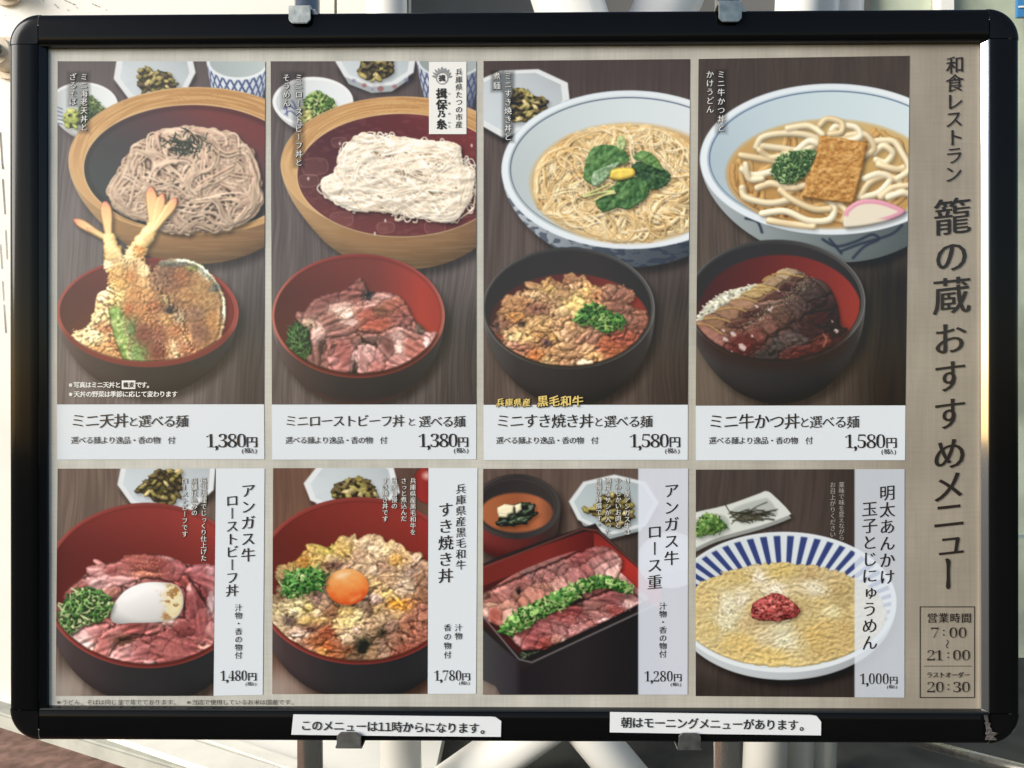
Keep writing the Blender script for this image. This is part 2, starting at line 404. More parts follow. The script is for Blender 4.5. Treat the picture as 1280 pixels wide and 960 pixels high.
class Heap:                                # a pile of food: height, colour, gloss
    def __init__(s, P):
        s.P = P; s.h = np.full((P.H, P.W), -1e3, np.float32); s.a = np.zeros((P.H, P.W, 3), np.float32)
        s.g = np.zeros((P.H, P.W), np.float32); s.pid = np.zeros((P.H, P.W), np.int16)
    def win(s, x0, y0, x1, y1):
        P = s.P
        i0 = max(0, int((x0 - P.x0) * SS) - 1); i1 = min(P.W, int((x1 - P.x0) * SS) + 2)
        j0 = max(0, int((y0 - P.y0) * SS) - 1); j1 = min(P.H, int((y1 - P.y0) * SS) + 2)
        return (slice(j0, max(j0, j1)), slice(i0, max(i0, i1)))
    def put(s, w, m, h, col, gloss=0.3, pid=0, over=True):
        m = m & (h > s.h[w])
        s.h[w][m] = h[m]; s.g[w][m] = gloss if np.isscalar(gloss) else gloss[m]
        s.a[w][m] = np.broadcast_to(col, m.shape + (3,))[m]; s.pid[w][m] = pid
    def strands(s, paths, z, r, cols, gloss=.3, pid=0):
        """paths: list of (n,2); z: list of (n,) base heights; r radius; cols (N,3)"""
        P = s.P; R = int(math.ceil(r * SS)) + 1
        oy, ox = np.mgrid[-R:R + 1, -R:R + 1]; keep = (ox ** 2 + oy ** 2) <= (R + .5) ** 2
        ox = ox[keep]; oy = oy[keep]
        flat = s.h.ravel(); own = np.full(flat.shape, -1, np.int32)
        I = []; V = []; O = []
        for k, (p, zz) in enumerate(zip(paths, z)):
            px = (p[:, 0] - P.x0) * SS - .5; py = (p[:, 1] - P.y0) * SS - .5
            ix = np.round(px).astype(int); iy = np.round(py).astype(int)
            gx = ix[:, None] + ox; gy = iy[:, None] + oy
            d2 = ((gx - px[:, None]) ** 2 + (gy - py[:, None]) ** 2) / (r * SS) ** 2
            ok = (d2 <= 1) & (gx >= 0) & (gx < P.W) & (gy >= 0) & (gy < P.H)
            v = zz[:, None] + r * np.sqrt(np.clip(1 - d2, 0, 1))
            I.append((gy * P.W + gx)[ok]); V.append(v[ok]); O.append(np.full(ok.sum(), k))
        I = np.concatenate(I); V = np.concatenate(V).astype(np.float32); O = np.concatenate(O)
        np.maximum.at(flat, I, V)
        win = V >= flat[I] - 1e-6
        own[I[win]] = O[win]
        s.h = flat.reshape(s.h.shape); own = own.reshape(s.h.shape); m = own >= 0
        s.a[m] = np.asarray(cols, np.float32)[own[m]]; s.g[m] = gloss; s.pid[m] = pid
    def render(s, light=(-.36, -.5, .79), amb=.52, dif=.6, spec=.3, pw=18, ao=.6, aor=3, relief=.62, soft=.3, tint=(1.0, .97, .92), shadow=.35, sdir=(2.5, 3), clip=None, sub=(1, 1, 1), melt=.35):
        P = s.P; m = s.h > -900
        if clip is not None: m &= clip
        h = np.where(m, s.h, s.h[m].min() if m.any() else 0).astype(np.float32)
        if soft: h = blur(h, soft)
        gy, gx = np.gradient(h); gx *= SS * relief; gy *= SS * relief
        n = np.sqrt(gx * gx + gy * gy + 1); nx, ny, nz = -gx / n, -gy / n, 1 / n
        L = np.array(light, float); L /= np.linalg.norm(L)
        lam = np.clip(nx * L[0] + ny * L[1] + nz * L[2], 0, 1)
        H = L + np.array([0, 0, 1.0]); H /= np.linalg.norm(H)
        sp = np.clip(nx * H[0] + ny * H[1] + nz * H[2], 0, 1) ** pw
        occ = np.clip((blur(h, aor) - h) / aor, 0, 1.2) + .5 * np.clip((blur(h, aor * .4) - h) / aor * 2.5, 0, 1)
        AO = np.clip(1 - ao * occ, .34, 1)
        dk = np.asarray(sub, np.float32)
        aoc = AO[..., None] ** dk
        col = s.a * aoc * (amb + dif * lam)[..., None] * np.array(tint, np.float32) + (spec * s.g * sp * AO)[..., None]
        if melt:                               # light bleeding through moist food
            mf = m.astype(np.float32); bl = blur(col * mf[..., None], 1.3) / (blur(mf, 1.3)[..., None] + 1e-3); col = col * (1 - melt) + bl * melt
        if shadow:
            mm = m.astype(np.float32); sh = blur(shift(mm, sdir[0], sdir[1]), 3)
            P.shade(sh * (1 - mm), shadow)
        a = np.clip(blur(m.astype(np.float32), .35) * 1.0, 0, 1) * (m | (blur(m.astype(np.float32), .35) > .4))
        colf = np.where(m[..., None], col, P.c)
        P.c = P.c * (1 - m[..., None]) + colf * m[..., None]
        for q in np.unique(s.pid[m]): P.id[m & (s.pid == q)] = q
        return m

def dome(H, pts, z, col, pid, seed=0, gloss=.1, var=.5):
    q = cat(pts, 6); w = H.win(*bb(q)); X, Y = H.P.X[w], H.P.Y[w]; d = sd_poly(X, Y, q)
    H.put(w, d < -.6, (z * np.sqrt(np.clip(-d / max(1e-3, -d.min()), 0, 1)) - 2).astype(np.float32), np.array(col) * (1 - var / 2 + var * fbm(X / 2.5, Y / 2.5, seed))[..., None], gloss, pid)

def rim_clip(P, e, grow=0):               # food shows inside the rim, and above it at the back
    return (P.ell(e) < grow) | (P.Y < e[1])

def walk(rs, sdf, n, length, step, flow, wig, start, keep=-1.5, spread=.35):
    """strands walking inside a region; sdf(x, y) negative inside; flow(x, y) gives a heading"""
    p = np.array(start(n)); th = flow(p[:, 0], p[:, 1]) + rs.randn(n) * spread + (rs.rand(n) < .5) * math.pi
    k = rs.randn(n) * wig; out = [p.copy()]
    for i in range(length):
        k = k * .9 + rs.randn(n) * wig * .35
        th = th + k * step
        q = p + step * np.stack([np.cos(th), np.sin(th)], 1)
        bad = sdf(q[:, 0], q[:, 1]) > keep
        e = .5; gx = sdf(q[:, 0] + e, q[:, 1]) - sdf(q[:, 0] - e, q[:, 1]); gy = sdf(q[:, 0], q[:, 1] + e) - sdf(q[:, 0], q[:, 1] - e)
        inward = np.arctan2(-gy, -gx); dth = (inward - th + math.pi) % (2 * math.pi) - math.pi
        th = np.where(bad, th + np.sign(dth) * np.minimum(abs(dth), .33 * step), th)
        p = p + step * np.stack([np.cos(th), np.sin(th)], 1)
        out.append(p.copy())
    return np.stack(out, 1)                # (n, length+1, 2)

def inside(rs, sdf, bb, margin=0):
    def f(n):
        out = []
        while len(out) < n:
            x = rs.uniform(bb[0], bb[2], n * 3); y = rs.uniform(bb[1], bb[3], n * 3); ok = sdf(x, y) < -margin
            out += list(zip(x[ok], y[ok]))
        return out[:n]
    return f

def spread_pts(rs, f, b, margin, n):       # evenly scattered points
    c = np.array(inside(rs, f, b, margin)(n * 9)); out = [c[0]]; d = np.full(len(c), 1e9)
    for k in range(n - 1):
        d = np.minimum(d, ((c - out[-1]) ** 2).sum(1)); out.append(c[int((d * (.35 + rs.rand(len(d)))).argmax())])
    return np.array(out)

def bb(p):
    p = np.asarray(p); return p[:, 0].min(), p[:, 1].min(), p[:, 0].max(), p[:, 1].max()

def wood(P, base, dark, ang=0.03, seed=1, fine=2.4, contrast=.5, long=60):
    X, Y = P.X + P.Y * ang, P.Y
    contrast *= .55
    w = X + 3 * (fbm(X / 40, Y / long / 2, seed + 9, 2) - .5) * 6
    g = .55 * vnoise(w / fine, Y / long, seed) + .3 * vnoise(w / (fine * .45), Y / long * 1.5, seed + 3) + .35 * vnoise(w / (fine * 6), Y / (long * 2), seed + 5)
    t = np.clip((g - .35) / .5, 0, 1)
    P.c[:] = np.array(dark) + (np.array(base) - np.array(dark)) * (t * contrast + (1 - contrast) * .5)[..., None]

def hull_body(P, rim, base, prof=.75, n=26):
    """outside of a bowl: rim ellipse sinking to a base ellipse. Returns sd, u (-1..1 across), v (0 rim ..1 base)"""
    sd = np.full(P.X.shape, 1e9, np.float32); v = np.ones(P.X.shape, np.float32)
    for i in range(n - 1, -1, -1):
        t = i / (n - 1); k = 1 - (1 - t ** (1 / prof)) if prof else t
        e = [rim[q] + (base[q] - rim[q]) * (t if q < 2 else k) for q in range(4)]
        d = sd_ell(P.X, P.Y, e); v[d < .8] = t; sd = np.minimum(sd, d)
    u = (P.X - rim[0]) / rim[2]
    return sd, u, v

def ramp(t, *stops):
    t = np.asarray(t); out = np.zeros(t.shape + (3,), np.float32)
    xs = [s[0] for s in stops]
    for k in range(3):
        out[..., k] = np.interp(t, xs, [s[1][k] for s in stops])
    return out

def bowl(P, rim, inner, base, outer_cols, wall_cols, rim_cols, pid, prof=.75, shadow=.5, sh=(6, 8), hl=None, lip=.9):
    """outer_cols: stops over u (-1..1); wall_cols: stops over angle-ish left..right; rim_cols: stops over u"""
    sd, u, v = hull_body(P, rim, base, prof)
    if shadow:
        m = P.cov(sd, 1); s2 = blur(shift(m, sh[0], sh[1]), 8); P.shade(s2, shadow)
    body = ramp(u, *outer_cols) * (1.0 - .35 * sm(.2, 1.0, v))[..., None]
    P.put(P.cov(sd), body, pid)
    so = P.ell(rim); P.put(P.cov(so), ramp(u, *rim_cols), pid)
    si = P.ell(inner); ui = (P.X - inner[0]) / inner[2]; vi = (P.Y - inner[1]) / inner[3]
    w = ramp(ui, *wall_cols)
    P.put(P.cov(si), w, pid)
    return so, si, ui, vi

def fluff(H, pid, pts, n, r, cols, seed, z=6, kind='ring', spread=1.0, gloss=.3):
    """chopped spring onion: little tubes, rings and shreds heaped in a region"""
    rs = np.random.RandomState(seed); q = cat(pts, 6); b = bb(q)
    f = lambda x, y: sd_poly(np.asarray(x, np.float32), np.asarray(y, np.float32), q)
    st = [tuple(p) for p in spread_pts(rs, f, b, .5, n)]; dome(H, pts, z * .7, np.mean(cols, 0) * .8, pid, seed, .1, .8)
    dmax = max(1, -min(f(*np.array(st).T)))
    for (x, y) in st:
        d = -float(f(np.array([x]), np.array([y]))[0]); zz = z * math.sqrt(min(1, d / dmax)) + rs.rand() * 1.5
        rr = r * rs.uniform(.6, 1.25); c = cols[rs.randint(len(cols))] * rs.uniform(.8, 1.15)
        w = H.win(x - 3 * rr, y - 3 * rr, x + 3 * rr, y + 3 * rr); X, Y = H.P.X[w], H.P.Y[w]
        if X.size == 0: continue
        a = rs.uniform(0, math.pi)
        if kind == 'ring' and rs.rand() < .55:
            d = sd_ell(X, Y, (x, y, rr, rr * rs.uniform(.5, .95), a)); t = rr * .34
            hh = zz + np.sqrt(np.clip(t * t - (d + t) ** 2, 0, None)) * 1.2
            H.put(w, abs(d + t) < t, hh, c * 1.1, gloss, pid)
            H.put(w, d < -2 * t, np.full(X.shape, zz - .6, np.float32), c * .5, .1, pid)
        else:
            L = rr * rs.uniform(1.0, 2.4); dx, dy = math.cos(a) * L, math.sin(a) * L
            d = sd_line(X, Y, [(x - dx, y - dy), (x + dx * .2 + rs.randn() * .6, y + dy * .2 + rs.randn() * .6), (x + dx, y + dy)]); t = rr * .4
            H.put(w, d < t, zz + np.sqrt(np.clip(t * t - d * d, 0, None)), c, gloss, pid)

def lumps(H, pid, pts, n, size, cols, seed, z=8, elong=1.6, fold=.5, gloss=.5, rough=.5, order='back', base=None, flat=.35, zfun=None, noise_col=.25, margin=1.0):
    """pile of soft pieces: each an irregular folded blob with its own colour"""
    rs = np.random.RandomState(seed); q = cat(pts, 6); b = bb(q)
    f = lambda x, y: sd_poly(np.asarray(x, np.float32), np.asarray(y, np.float32), q)
    w = H.win(*b); X, Y = H.P.X[w], H.P.Y[w]; d = f(X, Y)
    bc = cols[0] * .6 if base is None else base
    H.put(w, d < 0, (z * np.sqrt(np.clip(-d / max(1e-3, -d.min()), 0, 1)) - 3 - size * .5).astype(np.float32), bc * (.8 + .4 * fbm(X / 3, Y / 3, seed))[..., None], gloss * .5, pid)
    st = spread_pts(rs, f, b, margin, n); st = st[np.argsort(st[:, 1] + rs.randn(n) * size * .8)] if order == 'back' else st
    dm = max(1, -d.min())
    for k, (x, y) in enumerate(st):
        dd = -float(f(np.array([x]), np.array([y]))[0])
        zz = (z * math.sqrt(min(1, dd / dm)) if zfun is None else zfun(x, y)) + rs.rand() * size * flat
        sx = size * rs.uniform(.6, 1.3) * elong ** .5; sy = size * rs.uniform(.55, 1.1) / elong ** .5
        rot = rs.uniform(-.9, .9)
        w = H.win(x - 1.7 * sx, y - 1.7 * sx, x + 1.7 * sx, y + 1.7 * sx); X, Y = H.P.X[w], H.P.Y[w]
        if X.size == 0: continue
        c_, s_ = math.cos(rot), math.sin(rot); u = ((X - x) * c_ + (Y - y) * s_) / sx; v = (-(X - x) * s_ + (Y - y) * c_) / sy
        sd0 = rs.randint(1000)
        rad = np.sqrt(u * u + v * v) + (fbm(u * 1.6 + 5, v * 1.6 + 5, sd0, 3) - .5) * 2 * rough
        m = rad < 1
        dome = np.sqrt(np.clip(1 - rad ** 2, 0, 1)) * size * .45
        fd = fold * size * .5 * (fbm(u * .9 + 3, v * 2.6 + 3, sd0 + 7, 3) - .5) * 2
        fd = fd + fold * size * .12 * np.sin((v + .5 * np.sin(u * 2 + sd0) + .6 * (fbm(u * 2, v * 2, sd0 + 4, 2) - .5)) * rs.uniform(4, 7) + sd0)
        col = cols[rs.randint(len(cols))] * rs.uniform(.85, 1.12)
        cc = col * (1 + noise_col * 2 * (fbm(X / 2.2, Y / 2.2, sd0 + 2, 3) - .5))[..., None]
        H.put(w, m, (zz + dome + fd).astype(np.float32), cc, gloss, pid)

def specks(P, pts, n, r, cols, seed, k=.9):
    rs = np.random.RandomState(seed); q = cat(pts, 6)
    f = lambda x, y: sd_poly(np.asarray(x, np.float32), np.asarray(y, np.float32), q)
    for (x, y) in inside(rs, f, bb(q))(n):
        rr = r * rs.uniform(.5, 1.3); j = int((y - P.y0) * SS); i = int((x - P.x0) * SS); R = int(rr * SS) + 2
        w = (slice(max(0, j - R), max(0, j + R + 1)), slice(max(0, i - R), max(0, i + R + 1)))
        a = (np.clip(.5 - (np.hypot(P.X[w] - x, (P.Y[w] - y) * rs.uniform(.8, 2)) - rr), 0, 1) * k)[..., None]
        P.c[w] = P.c[w] * (1 - a) + cols[rs.randint(len(cols))] * a

def halo(P, x0, y0, x1, y1, k=.6, r=3):    # the print's soft dark edge behind white lettering
    d = np.maximum(np.maximum(x0 - P.X, P.X - x1), np.maximum(y0 - P.Y, P.Y - y1))
    P.shade(1 - sm(-1, r, d), k)

def tone(P, z, spec, power=2.0, warp=2.2, wscale=5.0, seed=0, crease=.22):
    """colour layout of a pictured food: patches 'x,y,rx,ry[,deg]#rrggbb' blended like soft cells with ragged borders"""
    X = P.X + warp * (fbm(P.X / wscale, P.Y / wscale, seed, 3) - .5) * 2; Y = P.Y + warp * (fbm(P.X / wscale, P.Y / wscale, seed + 5, 3) - .5) * 2
    num = np.zeros(P.c.shape, np.float32); den = np.full(P.X.shape, 1e-9, np.float32); w1 = np.zeros(P.X.shape, np.float32); w2 = np.zeros(P.X.shape, np.float32)
    for s in spec.replace('\n', '').split(';'):
        if not s.strip(): continue
        g, hx = s.split('#'); v = [float(q) for q in g.split(',')]; cx, cy = z((v[0], v[1]))[0]; rx, ry = v[2] / z.s, v[3] / z.s
        a = math.radians(v[4]) if len(v) > 4 else 0.; c_, s_ = math.cos(a), math.sin(a)
        dx, dy = X - cx, Y - cy; u = (dx * c_ + dy * s_) / rx; t = (-dx * s_ + dy * c_) / ry
        w = 1 / ((u * u + t * t) ** power + .05)
        num += w[..., None] * A(*[int(hx.strip()[i:i + 2], 16) for i in (0, 2, 4)]); den += w
        w2 = np.where(w > w1, w1, np.maximum(w2, w)); w1 = np.maximum(w1, w)
    f = num / den[..., None]
    h = blur(np.sqrt(np.clip(1 - w2 / (w1 + 1e-9), 0, 1)), .8) * 5
    gy, gx = np.gradient(h); gx *= SS; gy *= SS; n = np.sqrt(gx * gx + gy * gy + 1); lam = (-gx * -.42 - gy * -.52 + .74) / n
    dk = blur(sm(.55, 1.0, w2 / (w1 + 1e-9)), .9)
    return f * (1 + crease * 1.5 * (lam - .74) - crease * dk * .55)[..., None]

def regrade(P, m, field, k=.9, r=5, lo=.5, hi=1.7, chroma=.15, con=1.28, gain=1.08):
    mu = field[m].mean(0); field = np.clip(mu + (field - mu) * con, .03, 1.1) * gain; field = field * .9 + field.mean(2, keepdims=True) * .1
    mf = m.astype(np.float32); lum = P.c.mean(2)
    avg = blur(lum * mf, r) / (blur(mf, r) + 1e-3)
    det = np.clip((lum / (avg + .02)) ** k, lo, hi)
    new = field * det[..., None]
    new = new * (1 - chroma) + chroma * P.c * (field.mean(2) / (avg + .02))[..., None]
    P.c = np.where(m[..., None], np.clip(new, 0, 1.2), P.c)
SOBA = A(212, 190, 170)
def tub(P, outer, inner, base, pid, seed, k=1.0):
    so, si, ui, vi = bowl(P, outer, inner, base,
        [(-1, A(226, 196, 150)), (-.85, A(205, 160, 108)), (-.5, A(172, 126, 78)), (.1, A(150, 106, 64)), (.6, A(132, 94, 60)), (1, A(110, 80, 55))],
        [(-1, A(120, 80, 60)), (1, A(90, 60, 50))],
        [(-1, A(214, 172, 122)), (-.5, A(206, 160, 104)), (.2, A(198, 150, 96)), (1, A(206, 165, 112))], pid, prof=.6, shadow=.45)
    ang = np.arctan2(vi, ui); rad = np.sqrt(((P.X - outer[0]) / outer[2]) ** 2 + ((P.Y - outer[1]) / outer[3]) ** 2)
    g = vnoise(ang * 3 + rad * 2, rad * 90, seed) * .6 + vnoise(ang * 5, rad * 200, seed + 1) * .4
    ring = P.cov(so) * (1 - P.cov(si)); back = sm(.25, -.5, vi)
    P.put(ring * .35 * back, np.where((g > .5)[..., None], A(230, 190, 130), A(165, 115, 65)))
    P.put(ring * sm(-1.2, -.1, so) * .55, A(238, 212, 170))
    P.put(np.clip(1 - abs(si - .8) / 1.1, 0, 1) * .75 , A(240, 214, 172))
    P.put(np.clip(1 - abs(si + .6) / 1.0, 0, 1) * .6, A(96, 60, 42))
    hb, u, v = hull_body(P, outer, base, .6)
    gg = vnoise(P.X / 30, P.Y / 1.4 + 6 * u * u, seed + 4)
    P.put(P.cov(hb) * (1 - P.cov(so)) * .14 * sm(.45, .7, gg), A(225, 190, 140)); P.put(P.cov(hb) * (1 - P.cov(so)) * .3, A(128, 112, 92))
    return so, si, ui, vi

def oct_dish(P, pts, pid, inner=.86, col=A(226, 228, 228), shade=A(196, 202, 205), drop=6, sh=.4, shy=.2):
    q = np.array(pts); c = q.mean(0)
    sd = P.poly(q + [0, drop * .6], 0); P.shade(blur(shift(P.cov(sd), 2, 4), 4), sh)
    P.put(P.cov(P.poly((q - c) * [.86, .9] + c + [0, drop], 0)), shade * .85, pid)
    P.put(P.cov(P.poly(q, 0) - .4, .8), col, pid)
    qi = (q - c) * inner + c + [0, shy]
    si = P.poly(qi, 0); ui = (P.X - c[0]) / (q[:, 0].max() - c[0]); vi = (P.Y - c[1]) / (q[:, 1].max() - c[1])
    P.put(P.cov(si), ramp(np.clip(.5 + .35 * ui - .3 * vi, 0, 1), (0, shade * 1.08), (.6, shade), (1, shade * .92)))
    P.put(np.clip(1 - abs(si) / .7, 0, 1) * .5, A(246, 247, 246)); fan = np.floor((np.arctan2(vi, ui) / (2 * math.pi) + .5) * 8 + .5) % 2; P.put(P.cov(si) * sm(.35, 1, np.maximum(abs(ui), abs(vi))) * fan * .10, A(140, 150, 158))
    return si

def pickles(P, pts, pid, seed, n=26):
    H = Heap(P)
    lumps(H, pid, pts, n, 4.2, [A(132, 124, 70), A(160, 148, 92), A(100, 88, 54), A(188, 174, 126), A(78, 68, 44)], seed, z=6, elong=1.5, fold=.6, gloss=.5, rough=.45, margin=.3)
    H.render(amb=.5, dif=.7, spec=.35, ao=.4, aor=2, shadow=.25)

def flow(a, k=1.0, s=25, seed=0):
    return lambda x, y: a + k * (fbm(np.asarray(x) / s, np.asarray(y) / s, seed, 2) - .5) * 6

def noodles(H, pts, n, length, r, cols, seed, pid, fl, wig=.12, step=None, top=8, keep=-1, gloss=.35, jit=1.5, bed=.86, spread=.35, bundle=4):
    rs = np.random.RandomState(seed); q = cat(pts, 6)
    f = lambda x, y: sd_poly(np.asarray(x, np.float32), np.asarray(y, np.float32), q)
    step = step or max(.5, r * .35)
    nb = max(1, int(math.ceil(n / bundle)))
    guide = walk(rs, f, nb, length, step, fl, wig, inside(rs, f, bb(q), .5), keep, spread)
    tx = np.gradient(guide, axis=1); tx /= (np.linalg.norm(tx, axis=2, keepdims=True) + 1e-6); nrm = np.stack([-tx[..., 1], tx[..., 0]], -1)
    paths = []
    s_ = np.linspace(0, 1, guide.shape[1])[None, :, None]
    for k in range(bundle):
        off = ((k - (bundle - 1) / 2) * 1.9 + rs.randn(nb, 1, 1) * .5) * r; fan = np.sin(s_ * rs.uniform(2, 7, (nb, 1, 1)) + rs.rand(nb, 1, 1) * 6) * rs.uniform(.4, 1.6, (nb, 1, 1)) * r
        cut = rs.randint(0, length // 4)
        paths.append((guide + nrm * (off + fan))[:, cut:])
    paths = [p for a_ in zip(*paths) for p in a_]; n = len(paths)
    zz = []; cc = []; 
    if bed: dome(H, pts, top, np.mean(cols, 0) * bed, pid, seed, .1, .25)
    d0 = np.linspace(0, 1, n); dm = -f(*np.array(inside(rs, f, bb(q))(400)).T).min()
    for i, p in enumerate(paths):
        d = np.clip(-f(p[:, 0], p[:, 1]) / dm, 0, 1)
        t = np.linspace(0, 1, len(p)); wob = (np.sin(t * rs.uniform(4, 12) + rs.rand() * 6) * .5) * r * 1.5
        zz.append(top * np.sqrt(d) + d0[i] * jit * r + wob)
        cc.append(cols[rs.randint(len(cols))] * rs.uniform(.9, 1.08))
    dd = [np.linalg.norm(p.mean(0) * 0 + p, axis=1) for p in paths[:0]]
    H.strands(list(paths), zz, r, cc, gloss, pid)

def lacquer(P, rim, inner, base, pid, outer='black', wallc=A(112, 50, 44), rimc=A(140, 60, 54), hl=A(205, 120, 105), right=A(150, 52, 44), haze=0., **kw):
    if outer == 'black':
        oc = [(-1, A(150, 140, 138)), (-.93, A(96, 82, 82)), (-.7, A(70, 58, 58)), (-.2, A(46, 44, 46)), (.4, A(40, 40, 42)), (.85, A(46, 46, 48)), (1, A(70, 60, 60))]
    else:
        oc = outer
    so, si, ui, vi = bowl(P, rim, inner, base, oc,
        [(-1, wallc * .72), (-.4, wallc * .86), (.2, wallc), (.75, right), (1, right * .95)],
        [(-1, hl * .9), (-.7, rimc), (.3, rimc * .9), (.8, rimc * 1.1), (1, hl * .8)], pid, **kw)
    P.put(P.cov(si) * sm(-.3, -1.0, vi) * .25, wallc * 1.35)
    P.put(P.cov(si) * .5 * np.clip(1 - abs(si + .5) / 1.2, 0, 1), wallc * .6)
    P.put(np.clip(1 - abs(so + .7) / .8, 0, 1) * .8 * (.35 + .65 * sm(.1, .9, abs(ui))), hl)
    return so, si, ui, vi

def panel1():
    P = Print(68, 72, 336, 510); a = Z(60, 60, 3.4286); b = Z(60, 220, 2.6667)
    wood(P, A(150, 140, 137), A(70, 62, 60), .06, 1, 1.6, .6)
    P.shade(sm(150, 76, P.Y) * .35 + sm(230, 331, P.X) * sm(300, 420, P.Y) * .35, 1)
    P.put(sm(200, 100, P.Y) * .7, A(104, 93, 90))
    # condiment cup
    d = P.part('condiment_cup', 'small white cup of chopped leek and wasabi')
    bowl(P, a.e(150, 245, 150, 98), a.e(152, 246, 140, 88), a.e(160, 330, 90, 60), [(-1, A(200, 198, 196)), (0, A(214, 212, 210)), (1, A(190, 186, 184))],
         [(-1, A(196, 200, 198)), (.2, A(222, 226, 224)), (1, A(238, 240, 238))], [(-1, A(236, 236, 234)), (1, A(240, 240, 238))], d, shadow=.3)
    for k in range(5):
        P.line(a((30, 250 + k * 18), (62, 262 + k * 16)), 1.1, A(70, 84, 128), .7)
    H = Heap(P); fluff(H, d, a((120, 320), (130, 260), (180, 205), (225, 240), (240, 275), (170, 330)), 130, 1.7, [A(90, 120, 66), A(120, 150, 88), A(60, 86, 52), A(150, 170, 110)], 3, 5, 'shred'); H.render(shadow=.2)
    H = Heap(P); lumps(H, d, a((75, 335), (72, 290), (98, 262), (125, 285), (125, 335), (100, 342)), 8, 5, [A(198, 208, 120), A(180, 196, 104)], 5, 5, 1.2, .2, .3); H.render(shadow=.2)
    # pickle dish
    d = P.part('pickle_dish', 'white eight sided dish of greens pickle')
    oct_dish(P, a((300, 20), (283, 132), (345, 215), (470, 235), (595, 178), (632, 105), (615, 30), (450, -10)), d)
    pickles(P, a((390, 150), (392, 100), (425, 88), (470, 105), (520, 105), (545, 150), (540, 182), (430, 185), (400, 180)), d, 4)
    # noodle cup
    d = P.part('noodle_cup', 'white dipping cup with blue net pattern')
    so, si, u, v = bowl(P, a.e(815, 58, 135, 80), a.e(815, 58, 122, 68), a.e(815, 240, 100, 70), [(-1, A(214, 220, 228)), (-.2, A(222, 228, 232)), (1, A(190, 198, 206))],
         [(-1, A(168, 176, 176)), (1, A(190, 200, 198))], [(-1, A(226, 230, 232)), (1, A(236, 240, 240))], d, prof=.9, shadow=.3)
    body, uu, vv = hull_body(P, a.e(815, 58, 135, 80), a.e(815, 240, 100, 70), .9)
    th = np.arcsin(np.clip(uu / (1 - .2 * vv), -.99, .99)) * 6.5; yy = (P.Y - a.o[1]) * 3.43 / 22 + np.cos(np.arcsin(np.clip(uu, -1, 1))) * -3.4
    hexg = np.minimum(abs(np.sin(th * 1.9 + yy * 1.15)), abs(np.sin(th * 1.9 - yy * 1.15)))
    P.put(P.cov(body) * (1 - P.cov(so, .8)) * sm(.55, .34, hexg) * .85, A(56, 68, 112))
    # tub of soba
    d = P.part('wooden_tub', 'round pale wooden tub'); n = P.part('noodles', 'heap of grey brown soba')
    so, si, ui, vi = tub(P, a.e(635, 484, 547, 316), a.e(620, 515, 465, 270), a.e(640, 640, 430, 286), d, 3)
    slat = .5 + .5 * np.sin((P.Y - 60) * 2.2)
    P.put(P.cov(si), ramp(np.clip(.5 + .45 * ui - .5 * vi, 0, 1), (0, A(60, 66, 64)), (.4, A(70, 66, 66)), (.75, A(92, 64, 66)), (1, A(118, 62, 58))))
    P.put(P.cov(si) * .14 * slat * sm(-.2, .5, vi + .3), A(120, 128, 124))
    P.put(P.cov(si) * sm(6, 0, abs(si + 3)) * .35, A(40, 32, 32))
    heap = a((268, 612), (300, 540), (345, 465), (440, 378), (600, 340), (770, 365), (868, 450), (905, 590), (905, 670), (850, 735), (700, 782), (520, 785), (400, 738), (300, 695))
    H = Heap(P); noodles(H, heap, 520, 80, 1.5, [SOBA, SOBA * .93, A(226, 204, 188), A(200, 172, 156)], 11, n, flow(.3, .9, 34, 3), .05, step=1.0, top=16, keep=-2.5, jit=6, bundle=3)
    H.render(amb=.58, dif=.55, spec=.2, ao=.34, aor=2.2, shadow=.55, sub=(.9, 1.05, 1.1))
    g = P.part('seaweed', 'dark shredded nori')
    rs = np.random.RandomState(5)
    for k in range(95):
        x, y = a((590 + rs.randn() * 46, 415 + rs.randn() * 26))[0]; t = rs.uniform(-1.3, 1.3) + 1.2; L = rs.uniform(3, 8)
        P.line([(x - L * math.cos(t), y - L * .7 * math.sin(t)), (x + rs.randn(), y + rs.randn()), (x + L * math.cos(t), y + L * .7 * math.sin(t))], 1.2, [A(52, 58, 46), A(74, 82, 66), A(36, 40, 36)][k % 3], .6, g, 4)
    # tempura bowl
    d = P.part('lacquer_bowl', 'red lacquer bowl with dark outside'); n = P.part('tempura', 'two battered prawns and mixed tempura'); gp = P.part('green_pepper', 'green pepper in thin batter')
    lacquer(P, b.e(333, 455, 303, 182), b.e(330, 452, 290, 168), b.e(335, 630, 185, 100), d, prof=.55, wallc=A(112, 56, 50), right=A(128, 48, 42), hl=A(190, 96, 84))
    P.put(P.cov(P.ell(b.e(330, 520, 250, 110))) * .8, A(92, 44, 34))
    GO = [A(240, 196, 124), A(226, 168, 96), A(248, 222, 168), A(212, 142, 76), A(244, 210, 146)]
    H = Heap(P)
    # squash slice
    q = b((372, 285), (430, 275), (500, 290), (560, 345), (592, 420), (588, 500), (560, 570), (500, 600), (450, 540), (400, 470), (355, 400), (345, 330))
    w = H.win(*bb(q)); X, Y = P.X[w], P.Y[w]; sd = sd_poly(X, Y, cat(q, 6)) + (fbm(X / 3, Y / 3, 14, 3) - .5) * 3
    nz = fbm(X / 5, Y / 5, 4, 4); f2 = fbm(X / 1.6, Y / 1.6, 8, 3)
    cc = ramp(np.clip(nz * 1.5 - .2, 0, 1), (0, A(158, 88, 46)), (.4, A(186, 114, 62)), (.7, A(208, 148, 86)), (1, A(236, 198, 136)))
    edge = sm(10, 6, -sd) * ((X - 183) + (232 - Y) * .35 > 5)
